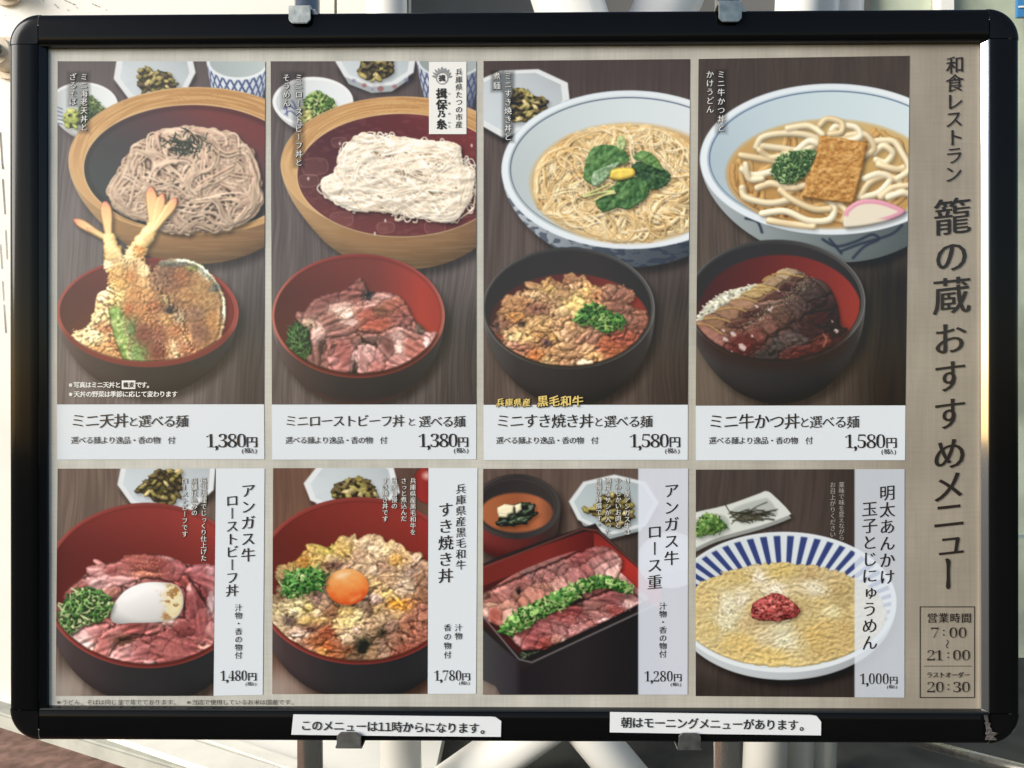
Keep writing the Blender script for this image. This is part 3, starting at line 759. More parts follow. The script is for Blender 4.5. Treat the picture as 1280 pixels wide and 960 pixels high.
    cc = cc * (1 - edge[..., None] * .85) + A(66, 60, 52) * (edge * .85 * sm(.2, .42, nz + .12))[..., None] + cc * (edge * .85 * (1 - sm(.25, .5, nz + .12)))[..., None]
    cr = sm(4.6, 2.2, -sd + 1.6 * (f2 - .5) * 2) * ((X - 183) + (232 - Y) * .35 > 5); cc = cc * (1 - cr[..., None]) + A(232, 216, 176) * cr[..., None]
    H.put(w, sd < 0, (6 + np.clip(-sd, 0, 6) * .6 + f2 * 1.6 + nz * 3).astype(np.float32), cc, .5, n)
    lumps(H, n, b((85, 560), (110, 520), (150, 470), (165, 395), (210, 370), (280, 300), (350, 330), (370, 420), (440, 490), (510, 570), (430, 620), (330, 632), (200, 612), (120, 590)), 90, 6.5, GO, 8, z=9, elong=1.3, fold=.35, gloss=.6, rough=.8, base=A(190, 118, 64), noise_col=.4)
    # prawn bodies with tails
    def prawn(pts, r0, r1, seed, zt):
        c = cat(pts, 14, False); rs = np.random.RandomState(seed)
        for k in range(len(c)):
            t = k / (len(c) - 1); r = r0 + (r1 - r0) * t
            for _ in range(2 if t > .3 else 1):
                x, y = c[k] + rs.randn(2) * r * (.45 if t > .25 else .1); rr = r * (rs.uniform(.35, .75) if t > .25 else .85)
                w = H.win(x - 2 * rr, y - 2 * rr, x + 2 * rr, y + 2 * rr); X, Y = P.X[w], P.Y[w]
                if X.size == 0: continue
                k0 = np.hypot(X - x, Y - y) / rr + (fbm(X / 2.2, Y / 2.2, k + seed, 2) - .5) * (1.0 if t > .25 else .15)
                col = GO[rs.randint(5)] if t > .25 else A(248, 212, 150)
                off = (r * r - np.clip(np.hypot(x - c[k][0], y - c[k][1]), 0, r) ** 2) ** .5 if r > 0 else 0
                H.put(w, k0 < 1, (zt + off * .7 + np.sqrt(np.clip(1 - k0 * k0, 0, 1)) * rr * .8).astype(np.float32), col * rs.uniform(.92, 1.1), .6, n)
    def tail(x0, y0, tips, seed):
        for k, (tx, ty, wd) in enumerate(tips):
            dx, dy = tx - x0, ty - y0; L = math.hypot(dx, dy); ux, uy = dx / L, dy / L; vx, vy = -uy, ux
            at2 = lambda t, w: (x0 + dx * t + vx * w, y0 + dy * t + vy * w)
            q = b(at2(0, -9), at2(.45, -wd * .85), at2(.8, -wd), at2(.97, -wd * .6), at2(1.02, 0), at2(.95, wd * .6), at2(.75, wd), at2(.4, wd * .8), at2(0, 9))
            w = H.win(*bb(np.array(q) + 0)); X, Y = P.X[w], P.Y[w]; sd = sd_poly(X, Y, cat(q, 5))
            tt = np.clip((((X - 60) * 2.667 - x0) * ux + ((Y - 220) * 2.667 - y0) * uy) / L, 0, 1); ss = ((X - 60) * 2.667 - x0) * vx + ((Y - 220) * 2.667 - y0) * vy
            cc = ramp(tt, (0, A(246, 216, 160)), (.5, A(244, 204, 146)), (.85, A(236, 178, 130)), (1, A(214, 132, 110)))
            H.put(w, sd < 0, (20 + k + np.clip(-sd, 0, 2) * 1.4 + .35 * np.sin(ss * 1.1)).astype(np.float32), cc, .6, n)
    prawn(b((205, 205), (215, 250), (232, 300), (262, 380), (300, 470), (330, 570), (345, 610)), 8.6, 22, 3, 14)
    prawn(b((348, 165), (330, 205), (300, 240), (290, 300), (320, 370), (390, 480), (440, 590)), 8, 19, 9, 12)
    tail(205, 215, [(88, 146, 16), (125, 168, 12), (192, 86, 21)], 1)
    tail(350, 185, [(345, 38, 21), (385, 60, 17), (430, 76, 18)], 2)
    lumps(H, n, b((85, 560), (110, 515), (165, 500), (200, 540), (215, 600), (150, 600)), 22, 6, GO, 18, z=12, elong=1.2, fold=.7, gloss=.6, rough=.9)
    q = b((205, 450), (235, 438), (252, 450), (300, 560), (325, 628), (285, 636), (252, 612), (222, 540))
    w = H.win(*bb(q)); X, Y = P.X[w], P.Y[w]; sd = sd_poly(X, Y, cat(q, 6)); nz = fbm(X / 4, Y / 4, 3, 3)
    H.put(w, sd < nz * 2 - 1, (22 + np.clip(-sd, 0, 6) * .9 + nz * 3).astype(np.float32), ramp(nz, (.25, A(92, 130, 58)), (.55, A(140, 172, 92)), (.8, A(206, 210, 150))), .7, gp)
    H.render(amb=.46, dif=.72, spec=.32, pw=14, ao=.36, aor=3, shadow=.4, sub=(.5, .9, 1.2), soft=.45, clip=rim_clip(P, b.e(330, 452, 290, 168), -.5))
    z1 = Z(75, 310, 5.565); tm = (P.id == n) & (P.Y > 306)
    f = tone(P, z1, '''730,200,110,90#8f6a55;830,200,60,60#a86f4c;1000,350,110,120#b08a5c;950,450,80,60#96705a;1060,520,70,110#b88a58;980,580,90,70#8f6450;900,330,60,50#b5895c;760,110,90,22#6f7468;
860,88,90,18#d2d4be;1000,160,70,24,45#ccceb6;1080,280,30,60,60#6f7468;1150,420,26,90#c4c4a8;930,140,50,20#8b8a4c;762,432,42,26#40383a;830,490,45,40#a99477;720,360,50,30#a58c60;
340,0,60,70#e2b070;470,20,70,60#efdca6;620,30,50,80#d08a50;330,120,50,25#f2e2b8;400,170,60,60#d9a866;480,200,60,50#ca8650;590,160,50,60#ead09c;420,240,60,40#dcb068;590,240,50,50#dfb47c;310,320,60,50#f2e8bc;
400,330,60,60#e4c07a;520,340,60,60#cc8c56;600,330,60,60#cc9660;560,430,80,60#c28252;480,420,40,50#c67044;660,400,50,50#b06c4a;620,500,60,50#bc8256;740,500,60,60#cc9a62;580,600,80,90#8e5244;690,600,60,80#a06650;
800,580,60,60#bc7c54;880,620,60,60#d09e70;790,700,40,70,-30#e2c092;870,710,60,50#b47450;680,720,60,60#8a4c3c;280,470,70,60#e2cc94;320,560,60,40#c08058;240,610,90,50#ead8a2;130,640,70,50#e6cc98;230,720,110,50#c28a58;
340,690,50,60#d29c66;420,720,50,70#c68a58;390,450,50,50#8eaa62;410,540,40,60#7f9e60;450,620,40,60#aebe8c;500,560,40,70#6c8e54;540,720,60,80#7a9c58;480,760,40,50#a4b47c''', 1.6, 2.6, 4.5, 3, .12)
    old = P.c.copy(); regrade(P, tm, f, .95, 4.5, .5, 1.6, .2)
    wt_ = sm(308, 330, P.Y)[..., None]; P.c = P.c * wt_ + old * (1 - wt_)
    for q in [((640, 130), (625, 250), (690, 330), (720, 430), (800, 540), (900, 600)), ((460, 470), (520, 560), (560, 680), (600, 790)), ((690, 540), (740, 640), (790, 780)), ((330, 640), (380, 720), (430, 800)), ((230, 540), (300, 590), (350, 620))]:
        P.put(P.cov(sd_line(P.X, P.Y, cat(z1(*q), 8, False)) + (fbm(P.X / 2, P.Y / 2, 4, 3) - .5) * 3 - .7, 1.3) * .5 * (P.id == n), A(110, 62, 40))
    front = P.ell(b.e(330, 452, 290, 168)); ring = (1 - P.cov(front)) * P.cov(P.ell(b.e(333, 455, 303, 182))) * sm(300, 420, P.Y * 1.0 - 0 * P.X)
    P.put(ring * sm(405, 425, P.Y), A(120, 52, 48), d)
    P.put(np.clip(1 - abs(front) / .8, 0, 1) * sm(405, 425, P.Y) * .7, A(180, 90, 80))
    return P
ONION = [A(86, 132, 58), A(120, 164, 80), A(62, 104, 48), A(160, 190, 112), A(196, 212, 150)]

def roastbeef(H, pid, specs, seed, gloss=.5, cols=None):
    """folded slices of roast beef: each spec is an outline, a fold direction and a height"""
    rs = np.random.RandomState(seed); cols = cols or [A(190, 122, 116), A(166, 98, 92), A(206, 146, 138), A(140, 78, 72)]
    for k, (q, ang, z) in enumerate(specs):
        qq = cat(q, 6); b = bb(qq); w = H.win(b[0] - 2, b[1] - 2, b[2] + 2, b[3] + 2); X, Y = H.P.X[w], H.P.Y[w]
        if X.size == 0: continue
        sd = sd_poly(X, Y, qq) + (fbm(X / 4, Y / 4, seed + k, 3) - .5) * 3.5
        c, s = math.cos(ang), math.sin(ang); u = X * c + Y * s; v = -X * s + Y * c
        rl = fbm(u / 26, v / 7, seed + k, 3); fine = vnoise(u / 8, v / 2.2, seed + k + 40)
        rl = fbm(u / 30, v / 9, seed + k, 2)
        hh = z + rl * 11 + np.clip(-sd, 0, 4) * .9 + fine * .3 + fbm(X / 4, Y / 4, seed + k + 9, 2) * .9
        t = np.clip(fbm(X / 9, Y / 9, seed + 5 + k, 3) * .8 + (rl - .5) * 2.2 + .1, 0, 1)
        col = ramp(t, (0, cols[3]), (.4, cols[1]), (.7, cols[0]), (1, cols[2])) * rs.uniform(.9, 1.08)
        fat = sm(.6, .75, fbm(u / 16, v / 5, seed + 11 + k, 2)) * .22
        rimb = sm(2.6, .6, -sd) * .45
        col = col * (1 - fat[..., None]) + A(226, 176, 168) * fat[..., None]
        col = col * (1 - rimb[..., None]) + A(132, 72, 62) * rimb[..., None]
        H.put(w, sd < 0, hh.astype(np.float32), col, gloss, pid)

def rand_slices(rs, pts, n, L, W, ang=0, aj=.6):
    q = cat(pts, 6); f = lambda x, y: sd_poly(np.asarray(x, np.float32), np.asarray(y, np.float32), q)
    out = []; st = sorted(inside(rs, f, bb(q), 2)(n), key=lambda p: p[1])
    for i, (x, y) in enumerate(st):
        a = ang + rs.randn() * aj; l = L * rs.uniform(.7, 1.25); w = W * rs.uniform(.7, 1.3); c, s = math.cos(a), math.sin(a); o = []
        for t in np.linspace(0, 2 * math.pi, 9, endpoint=False):
            k = rs.uniform(.8, 1.15); px, py = l * math.cos(t) * k, w * math.sin(t) * k; o.append((x + px * c - py * s, y + px * s + py * c))
        out.append((o, a, i * 5.0 / n * 2))
    return out

def panel2():
    P = Print(334, 72, 600, 510); a = Z(330, 60, 3.4286); b = Z(330, 300, 3.4286)
    wood(P, A(140, 128, 124), A(60, 52, 50), .05, 12, 1.6, .6)
    P.put(sm(190, 90, P.Y) * .6, A(80, 68, 66)); P.shade(sm(480, 590, P.X) * sm(330, 420, P.Y), .3)
    d = P.part('condiment_cup', 'small white cup of chopped leek and wasabi')
    bowl(P, a.e(210, 230, 173, 106), a.e(212, 232, 160, 94), a.e(215, 300, 120, 62), [(-1, A(214, 214, 216)), (0, A(222, 222, 222)), (1, A(190, 188, 188))],
         [(-1, A(206, 210, 210)), (.2, A(226, 230, 230)), (1, A(236, 238, 238))], [(-1, A(240, 240, 240)), (1, A(240, 240, 238))], d, shadow=.4)
    for q in [((85, 262), (108, 248), (132, 262)), ((90, 285), (112, 270), (140, 290)), ((96, 250), (100, 290)), ((120, 225), (140, 260))]:
        P.line(a(*q), 1.3, A(70, 76, 130), .7)
    H = Heap(P); fluff(H, d, a((165, 270), (180, 215), (225, 185), (290, 215), (310, 260), (260, 300), (190, 318)), 130, 2.0, ONION, 3, 6, 'ring')
    lumps(H, d, a((160, 260), (180, 250), (200, 262), (198, 312), (165, 315)), 7, 4, [A(206, 206, 140), A(190, 196, 120)], 5, 7, 1.2, .2, .3); H.render(shadow=.2)
    d = P.part('pickle_dish', 'white eight sided dish with red and blue flowers outside')
    oct_dish(P, a((318, -30), (308, 60), (345, 122), (460, 165), (560, 158), (640, 105), (652, 20), (480, -40)), d, drop=11)
    for x, y, r, c in [(430, 160, 3, A(150, 70, 66)), (500, 175, 4, A(140, 62, 60)), (560, 165, 3, A(150, 80, 76)), (385, 140, 2.6, A(120, 116, 150)), (610, 138, 3, A(110, 110, 150)), (465, 178, 2, A(130, 126, 150))]:
        e = a.e(x, y, r * 3.4, r * 3); P.put(P.cov(P.ell(e), .8) * .6, c)
    pickles(P, a((415, 115), (415, 60), (440, 30), (540, 30), (556, 80), (545, 118), (480, 138)), d, 14)
    d = P.part('noodle_cup', 'white dipping cup with blue net pattern')
    rim, base = a.e(795, 50, 142, 80), a.e(795, 250, 100, 70)
    so, si, u, v = bowl(P, rim, a.e(795, 50, 130, 70), base, [(-1, A(196, 200, 210)), (-.2, A(210, 216, 224)), (.5, A(150, 158, 166)), (1, A(110, 116, 124))],
         [(-1, A(150, 158, 156)), (1, A(170, 178, 176))], [(-1, A(216, 220, 222)), (1, A(200, 206, 204))], d, prof=.9, shadow=.3)
    body, uu, vv = hull_body(P, rim, base, .9)
    th = np.arcsin(np.clip(uu / (1 - .2 * vv), -.99, .99)) * 6.5; yy = (P.Y - 60) * .156 - 3.4 * np.sqrt(np.clip(1 - uu * uu, 0, 1))
    hexg = np.minimum(abs(np.sin(th * 1.9 + yy * 1.15)), abs(np.sin(th * 1.9 - yy * 1.15)))
    P.put(P.cov(body) * (1 - P.cov(so, .8)) * sm(.55, .34, hexg) * .85, A(60, 66, 104))
    d = P.part('wooden_tub', 'round wooden tub of cold water'); n = P.part('noodles', 'square bundle of thin white noodles')
    so, si, ui, vi = tub(P, a.e(590, 500, 518, 292), a.e(590, 545, 446, 262), a.e(600, 660, 420, 290), d, 23)
    P.put(P.cov(si), ramp(np.clip(.5 + .4 * ui - .3 * vi, 0, 1), (0, A(96, 56, 54)), (.4, A(84, 44, 46)), (.75, A(100, 46, 46)), (1, A(126, 56, 54))))
    P.put(P.cov(si) * sm(0, .9, vi) * .4, A(134, 62, 56))
    P.put(P.cov(si) * (fbm(P.X / 9, P.Y / 4, 5) > .62) * .12, A(190, 130, 120))
    rs = np.random.RandomState(9)
    for cx, cy, s_ in [(215, 510, 46), (190, 570, 34), (330, 735, 40), (520, 770, 30), (730, 770, 36), (880, 700, 30), (320, 405, 26)]:
        q = a((cx - s_, cy - s_ * .6), (cx + s_, cy - s_ * .7), (cx + s_ * 1.1, cy + s_ * .5), (cx - s_ * .8, cy + s_ * .7))
        sdq = sd_poly(P.X, P.Y, cat(q, 6)); P.put(np.clip(1 - abs(sdq) / 1.0, 0, 1) * .4 * P.cov(si), A(190, 140, 130)); P.put(P.cov(sdq, 2) * .1, A(200, 160, 150))
    for x, y in [(475, 795), (520, 740), (890, 418), (325, 410), (190, 560)]:
        P.put(P.cov(P.ell(a.e(x, y, 4, 7)), .8) * .9, A(240, 226, 220))
    sheet = a((255, 570), (310, 535), (345, 440), (405, 385), (460, 368), (560, 385), (700, 400), (800, 410), (830, 440), (850, 510), (890, 540), (880, 640), (850, 690), (800, 735), (640, 722), (560, 700), (380, 690), (300, 650), (265, 610))
    loops = a((232, 585), (310, 500), (335, 420), (400, 375), (470, 358), (640, 385), (815, 400), (850, 470), (905, 520), (905, 690), (850, 735), (790, 748), (600, 745), (450, 700), (300, 668), (245, 620))
    W = [A(248, 242, 232), A(242, 234, 222), A(252, 248, 242), A(236, 222, 208)]
    H = Heap(P); noodles(H, loops, 110, 70, .95, W, 31, n, flow(.08, 1.0, 16, 3), .28, step=.9, top=1, keep=-1, jit=2, bed=0, bundle=1)
    H2 = Heap(P); noodles(H2, sheet, 620, 110, .95, W, 33, n, flow(.1, .12, 34, 5), .022, step=.9, top=11, keep=-1.5, jit=5, bed=.9, spread=.1)
    H.render(amb=.5, dif=.55, spec=.2, ao=.5, shadow=.3, clip=P.ell(a.e(590, 545, 446, 262)) < -2)
    H2.h += (fbm(P.X / 16 + P.Y / 30, P.Y / 7, 8, 2) * 9) * (H2.h > -900)
    H2.render(amb=.72, dif=.42, spec=.2, ao=.3, aor=2.2, shadow=.4, sub=(.8, 1, 1.25), soft=.35)
    d = P.part('lacquer_bowl', 'red lacquer bowl with black outside'); n = P.part('roast_beef', 'pink roast beef slices on rice'); g = P.part('parsley', 'dark green garnish')
    lacquer(P, b.e(405, 325, 370, 266), b.e(403, 324, 358, 250), b.e(405, 600, 200, 105), d, wallc=A(112, 54, 48), right=A(168, 62, 50), hl=A(206, 120, 100), prof=.5)
    P.put(P.cov(P.ell(b.e(410, 440, 300, 140)), 6) * .7, A(80, 38, 34))
    bd, u, v = hull_body(P, b.e(405, 325, 370, 266), b.e(405, 600, 200, 105), .5); P.put(P.cov(bd) * (1 - P.cov(P.ell(b.e(405, 325, 370, 266)))) * sm(.35, .8, v) * .55, A(112, 62, 60))
    H = Heap(P); rs = np.random.RandomState(4)
    pile = b((160, 390), (170, 320), (240, 250), (360, 215), (500, 225), (600, 260), (650, 350), (710, 430), (680, 510), (560, 560), (420, 580), (280, 565), (210, 540), (170, 470))
    dome(H, pile, 9, A(120, 62, 58), n)
    roastbeef(H, n, rand_slices(rs, pile, 20, 19, 10, .3, .8), 5)
    S = [(b((160, 350), (200, 270), (290, 225), (400, 215), (440, 250), (380, 300), (260, 330), (190, 370)), -.2, 8), (b((430, 250), (520, 222), (600, 260), (640, 350), (600, 380), (520, 340), (450, 320)), .6, 9),
         (b((250, 330), (340, 280), (430, 290), (440, 340), (380, 400), (280, 420), (210, 440), (200, 380)), -.4, 13), (b((420, 290), (520, 260), (600, 300), (590, 360), (500, 400), (400, 380)), .2, 14),
         (b((500, 400), (580, 370), (660, 400), (715, 430), (690, 500), (600, 545), (540, 520), (480, 440)), .5, 15), (b((270, 500), (300, 460), (380, 440), (400, 500), (390, 560), (300, 565)), -.5, 15),
         (b((395, 470), (430, 440), (500, 470), (520, 540), (460, 580), (400, 578)), .9, 17), (b((205, 370), (240, 350), (262, 440), (250, 520), (212, 540)), 1.4, 14)]
    roastbeef(H, n, S, 15, .75, [A(182, 118, 112), A(154, 92, 86), A(210, 158, 150), A(118, 68, 62)])
    fluff(H, g, b((100, 450), (112, 380), (150, 350), (200, 380), (216, 450), (200, 520), (150, 515), (115, 480)), 170, 2.2, [A(46, 84, 46), A(70, 112, 60), A(34, 62, 38), A(96, 138, 80)], 8, 14, 'shred')
    H.render(amb=.5, dif=.66, spec=.4, pw=14, ao=.42, aor=3, soft=.5, shadow=.4, clip=rim_clip(P, b.e(403, 324, 358, 250), -.5))
    z2 = Z(345, 340, 6.095)
    f = tone(P, z2, '''420,180,120,60,-30#85504a;560,170,110,50#8a544c;330,260,90,60,-35#8d5a52;480,290,80,50#cfa898;540,320,70,40#e0c0ac;400,350,80,50,-30#98665a;330,450,50,70#c8a094;250,400,50,30#b09078;700,330,110,70#a4584a;
760,400,120,50#a85644;900,240,90,70#a05c4c;960,300,70,60#94564c;840,190,90,30#b4847a;1000,390,90,60,35#8a5650;780,300,60,40#7d5440;700,250,100,30,-15#c48f82;580,380,70,30#bc988c;450,430,80,40#8a5c52;500,470,100,40#96645c;
700,520,90,40#6a4a44;420,600,60,60#8e5c54;500,620,110,90#9c5a54;440,670,60,40#c48680;700,650,80,110#b4837c;700,600,50,60#c8a096;760,720,80,60#a86860;800,640,50,60#b47c76;600,650,30,60#c89e98;860,560,60,80#7a4c46;
940,480,90,60,-20#b48c82;940,570,50,70#dcbcb0;1040,570,110,90,30#a86458;1020,480,90,40,30#a06a60;1150,540,30,50#d6b0aa;960,670,90,40#b47c74;320,680,60,60#7d544c;600,710,22,60#43332f;350,560,22,60#553c36;700,180,36,36#433a3a;1100,430,30,40#6c5c50''', 1.9, 2.4, 5, 7, .2)
    regrade(P, P.id == n, f, .85, 5, .45, 1.8, .15, 1.35, 1.14)
    specks(P, b((230, 360), (320, 260), (400, 240), (600, 270), (560, 380), (430, 440), (300, 450)), 170, .7, [A(110, 52, 36), A(84, 48, 36), A(206, 170, 120), A(150, 80, 50)], 3)
    return P
def blueline_bowl(P, rim, inner, base, liquid, pid, seed, band=.925, line=A(66, 78, 104), wall=(A(196, 206, 206), A(214, 222, 224), A(228, 232, 234)), pattern=True):
    so, si, ui, vi = bowl(P, rim, inner, base, [(-1, A(196, 200, 206)), (-.5, A(140, 148, 154)), (0, A(82, 88, 96)), (.6, A(62, 66, 72)), (1, A(88, 90, 92))],
        [(-1, wall[0]), (0, wall[1]), (1, wall[2])], [(-1, A(232, 238, 242)), (0, A(226, 232, 236)), (1, A(238, 240, 240))], pid, prof=.55, shadow=.5)
    P.put(P.cov(si) * sm(-1, .2, vi) * sm(0, -1, ui) * .3, wall[0] * .85)
    P.put(np.clip(1 - abs(so + .5) / 1.0, 0, 1) * .5, A(190, 200, 208))
    e = (inner[0], inner[1], inner[2] * .985, inner[3] * .975); P.put(np.clip(1.25 - abs(P.ell(e) + .8) / .95, 0, 1) * .9 * (.55 + .45 * sm(.6, -.2, vi)), line)
    sl = P.ell(liquid); ul = (P.X - liquid[0]) / liquid[2]; vl = (P.Y - liquid[1]) / liquid[3]
    return so, si, ui, vi, sl, ul, vl

def leaf(H, pid, q, z, vein, seed, cols=(A(52, 92, 50), A(76, 120, 64), A(108, 148, 88)), tilt=(0, 0)):
    w = H.win(*bb(cat(q, 6))); X, Y = H.P.X[w], H.P.Y[w]
    sd = sd_poly(X, Y, cat(q, 6)) + (vnoise(X / 1.6, Y / 1.6, seed) - .5) * 1.6
    (x0, y0), (x1, y1) = vein; dx, dy = x1 - x0, y1 - y0; L = math.hypot(dx, dy); dx /= L; dy /= L
    t = (X - x0) * dx + (Y - y0) * dy; s = -(X - x0) * dy + (Y - y0) * dx
    side = abs(((t - abs(s) * .9) / (L / 5.5)) % 1 - .5) * 2
    v = np.maximum(sm(1.1, .3, abs(s)), sm(.25, .05, 1 - side) * .5)
    n = fbm(X / 6, Y / 6, seed + 2, 3)
    col = ramp(np.clip(n * 1.4 - .2 + .15 * v, 0, 1), (0, cols[0]), (.5, cols[1]), (1, cols[2]))
    col = col * (1 - .35 * v[..., None]) + A(140, 170, 110) * (.35 * v)[..., None]
    h = z - abs(s) * .25 * 0 + n * 5 + .8 * side - v * .8 + tilt[0] * (X - x0) + tilt[1] * (Y - y0)
    H.put(w, sd < 0, h.astype(np.float32), col, .45, pid)

def lacquer_dark(P, rim, inner, base, pid, **kw):
    so, si, ui, vi = bowl(P, rim, inner, base, [(-1, A(120, 116, 114)), (-.92, A(76, 72, 72)), (-.6, A(52, 48, 50)), (0, A(44, 42, 44)), (.5, A(40, 38, 40)), (.9, A(50, 46, 46)), (1, A(90, 84, 82))],
        [(-1, A(44, 40, 40)), (-.4, A(50, 46, 46)), (.3, A(54, 48, 46)), (1, A(46, 42, 42))], [(-1, A(66, 62, 60)), (0, A(58, 56, 54)), (1, A(84, 80, 78))], pid, prof=.5, **kw)
    e2 = (inner[0] + inner[2] * .02, inner[1] + inner[3] * .26, inner[2] * .96, inner[3] * .86)
    red = np.maximum(P.ell(e2), si + 1.2)
    P.put(P.cov(red, 1.2), ramp(ui, (-1, A(66, 38, 36)), (-.3, A(86, 44, 40)), (.3, A(104, 46, 40)), (.8, A(140, 54, 44)), (1, A(120, 50, 42))))
    P.put(np.clip(1 - abs(so + .8) / .8, 0, 1) * .6 * (.25 + .75 * sm(.2, .95, abs(ui))), A(176, 168, 160))
    return so, si, ui, vi

SUKI = [A(196, 140, 94), A(190, 132, 88), A(222, 178, 130), A(160, 104, 70), A(226, 170, 92), A(180, 116, 78), A(214, 160, 118)]

def panel3():
    P = Print(600, 70, 868, 510); a = Z(600, 60, 3.4286); b = Z(600, 300, 3.4286)
    wood(P, A(122, 106, 98), A(58, 48, 44), .02, 21, 1.7, .6)
    P.put(sm(170, 90, P.Y) * .65, A(70, 58, 54)); P.shade(sm(760, 860, P.X) * sm(300, 380, P.Y), .3)
    d = P.part('pickle_dish', 'white eight sided dish of greens pickle')
    oct_dish(P, a((-60, 210), (-20, 145), (90, 98), (250, 92), (375, 150), (384, 230), (250, 345), (90, 378), (-30, 310)), d, inner=.88, drop=7, shy=-.5)
    pickles(P, a((130, 300), (132, 215), (160, 170), (215, 200), (280, 220), (280, 262), (225, 300), (160, 318)), d, 24, 34)
    d = P.part('noodle_bowl', 'wide white bowl with a blue rim line'); n = P.part('noodles', 'fine noodles in clear broth'); g = P.part('leaf_garnish', 'green trefoil leaves with yellow citrus peel')
    rim, inner = a.e(640, 522, 548, 340), a.e(640, 520, 520, 318)
    so, si, ui, vi, sl, ul, vl = blueline_bowl(P, rim, inner, a.e(650, 790, 230, 130), a.e(640, 580, 424, 256), d, 2)
    rs = np.random.RandomState(3)
    P.put(P.cov(sl, 3), ramp(np.clip(np.hypot(ul, vl), 0, 1), (0, A(232, 206, 150)), (.75, A(226, 196, 140)), (.95, A(204, 168, 112)), (1, A(212, 186, 140))), n)
    q = cat(a((235, 610), (250, 500), (330, 420), (450, 360), (600, 335), (760, 345), (880, 400), (960, 480), (980, 640), (900, 760), (760, 820), (600, 828), (440, 790), (320, 730), (250, 680)), 4)
    H = Heap(P); fl = lambda x, y: np.arctan2((np.asarray(y) - 228) * 1.6, np.asarray(x) - 790) + 1.75 + 3.2 * (fbm(np.asarray(x) / 22, np.asarray(y) / 16, 3, 2) - .5)
    C = [A(252, 234, 194), A(244, 216, 164), A(254, 242, 212), A(222, 186, 126)]
    noodles(H, q, 780, 90, .85, C, 41, n, fl, .06, step=.85, top=5, keep=-1.2, jit=7, bundle=3)
    H.render(amb=.62, dif=.46, spec=.25, ao=.2, aor=1.8, shadow=0, sub=(.75, 1.0, 1.5), soft=.3)
    P.put(P.cov(sl, 4) * sm(-7, -1, sl) * .5, A(206, 172, 118))
    P.put(P.cov(sl, 3) * sm(.62, .72, fbm(P.X / 18, P.Y / 12, 6, 3)) * .4, A(224, 190, 132))
    H = Heap(P)
    leaf(H, g, a((445, 560), (450, 500), (480, 430), (545, 415), (600, 425), (640, 470), (610, 500), (560, 520), (500, 590), (470, 580)), 6, a((460, 560), (600, 440)), 3)
    leaf(H, g, a((480, 585), (485, 535), (545, 505), (600, 490), (560, 540), (510, 590)), 9, a((490, 580), (580, 500)), 5, (A(150, 176, 150), A(120, 160, 120), A(190, 210, 190)))
    leaf(H, g, a((655, 470), (690, 442), (740, 455), (785, 520), (760, 520), (700, 490)), 9, a((660, 470), (780, 515)), 6, (A(70, 112, 56), A(96, 138, 74), A(130, 168, 100)))
    leaf(H, g, a((650, 510), (690, 485), (760, 505), (815, 540), (800, 585), (740, 610), (690, 580)), 7, a((660, 520), (800, 560)), 7, (A(28, 54, 34), A(42, 74, 40), A(66, 98, 56)))
    leaf(H, g, a((500, 650), (570, 590), (600, 560), (660, 550), (720, 590), (715, 640), (640, 690), (590, 685), (540, 702), (510, 690)), 8, a((640, 560), (540, 690)), 8, (A(46, 84, 46), A(64, 106, 56), A(94, 134, 76)))
    leaf(H, g, a((585, 400), (605, 375), (625, 400), (615, 435), (590, 430)), 8, a((600, 380), (605, 430)), 9, (A(170, 196, 130), A(190, 210, 150), A(210, 224, 180)))
    for q in [((450, 628), (500, 610), (552, 586)), ((445, 640), (510, 622), (575, 614)), ((490, 655), (530, 632), (580, 622))]:
        c = cat(a(*q), 16, False); H.strands([c], [np.full(len(c), 14.)], 1.5, [A(214, 220, 150)], .4, g)
    q = a((556, 545), (570, 520), (640, 512), (664, 525), (660, 550), (600, 568), (560, 562)); w = H.win(*bb(np.array(q))); sd = sd_poly(P.X[w], P.Y[w], cat(q, 5))
    H.put(w, sd < 0, (18 + np.clip(-sd, 0, 3)).astype(np.float32), A(232, 206, 92) * (.85 + .3 * fbm(P.X[w] / 5, P.Y[w] / 5, 3))[..., None], .4, g)
    H.render(amb=.52, dif=.6, spec=.35, ao=.4, aor=2.5, shadow=.35)
    P.put(sm(0, -2, P.ell(rim)) * sm(-9, -8, -abs(P.Y - 400)) * 0, A(0, 0, 0))
    body, u, v = hull_body(P, rim, a.e(650, 790, 230, 130), .55)
    P.put(P.cov(body) * (1 - P.cov(so)) * sm(.5, .56, fbm(P.X / 9, P.Y / 5, 5, 2)) * .6, A(44, 50, 66))
    # sukiyaki bowl
    d = P.part('lacquer_bowl', 'black lacquer bowl with red inside'); n = P.part('simmered_beef', 'simmered beef with egg'); g = P.part('spring_onion', 'chopped spring onion')
    inner = b.e(378, 294, 356, 248)
    lacquer_dark(P, b.e(380, 293, 369, 261), inner, b.e(395, 600, 200, 110), d, shadow=.5)
    H = Heap(P); pile = b((30, 420), (80, 340), (130, 270), (230, 210), (360, 170), (480, 190), (600, 220), (660, 300), (700, 380), (640, 460), (480, 525), (330, 545), (190, 510), (80, 460))
    lumps(H, n, pile, 110, 11, SUKI, 6, z=13, elong=1.25, fold=.28, gloss=.8, rough=.42, base=A(190, 116, 66), noise_col=.3, flat=.5)
    lumps(H, n, b((350, 290), (400, 250), (450, 260), (450, 300), (390, 320)), 3, 12, [A(238, 196, 120)], 7, z=20, elong=1.8, fold=.15, gloss=.9, rough=.25, base=A(220, 170, 100))
    lumps(H, n, b((190, 380), (210, 335), (290, 345), (320, 390), (260, 420)), 6, 8, [A(226, 178, 128), A(206, 150, 100)], 9, z=20, elong=1.3, fold=.5, gloss=.8, rough=.6)
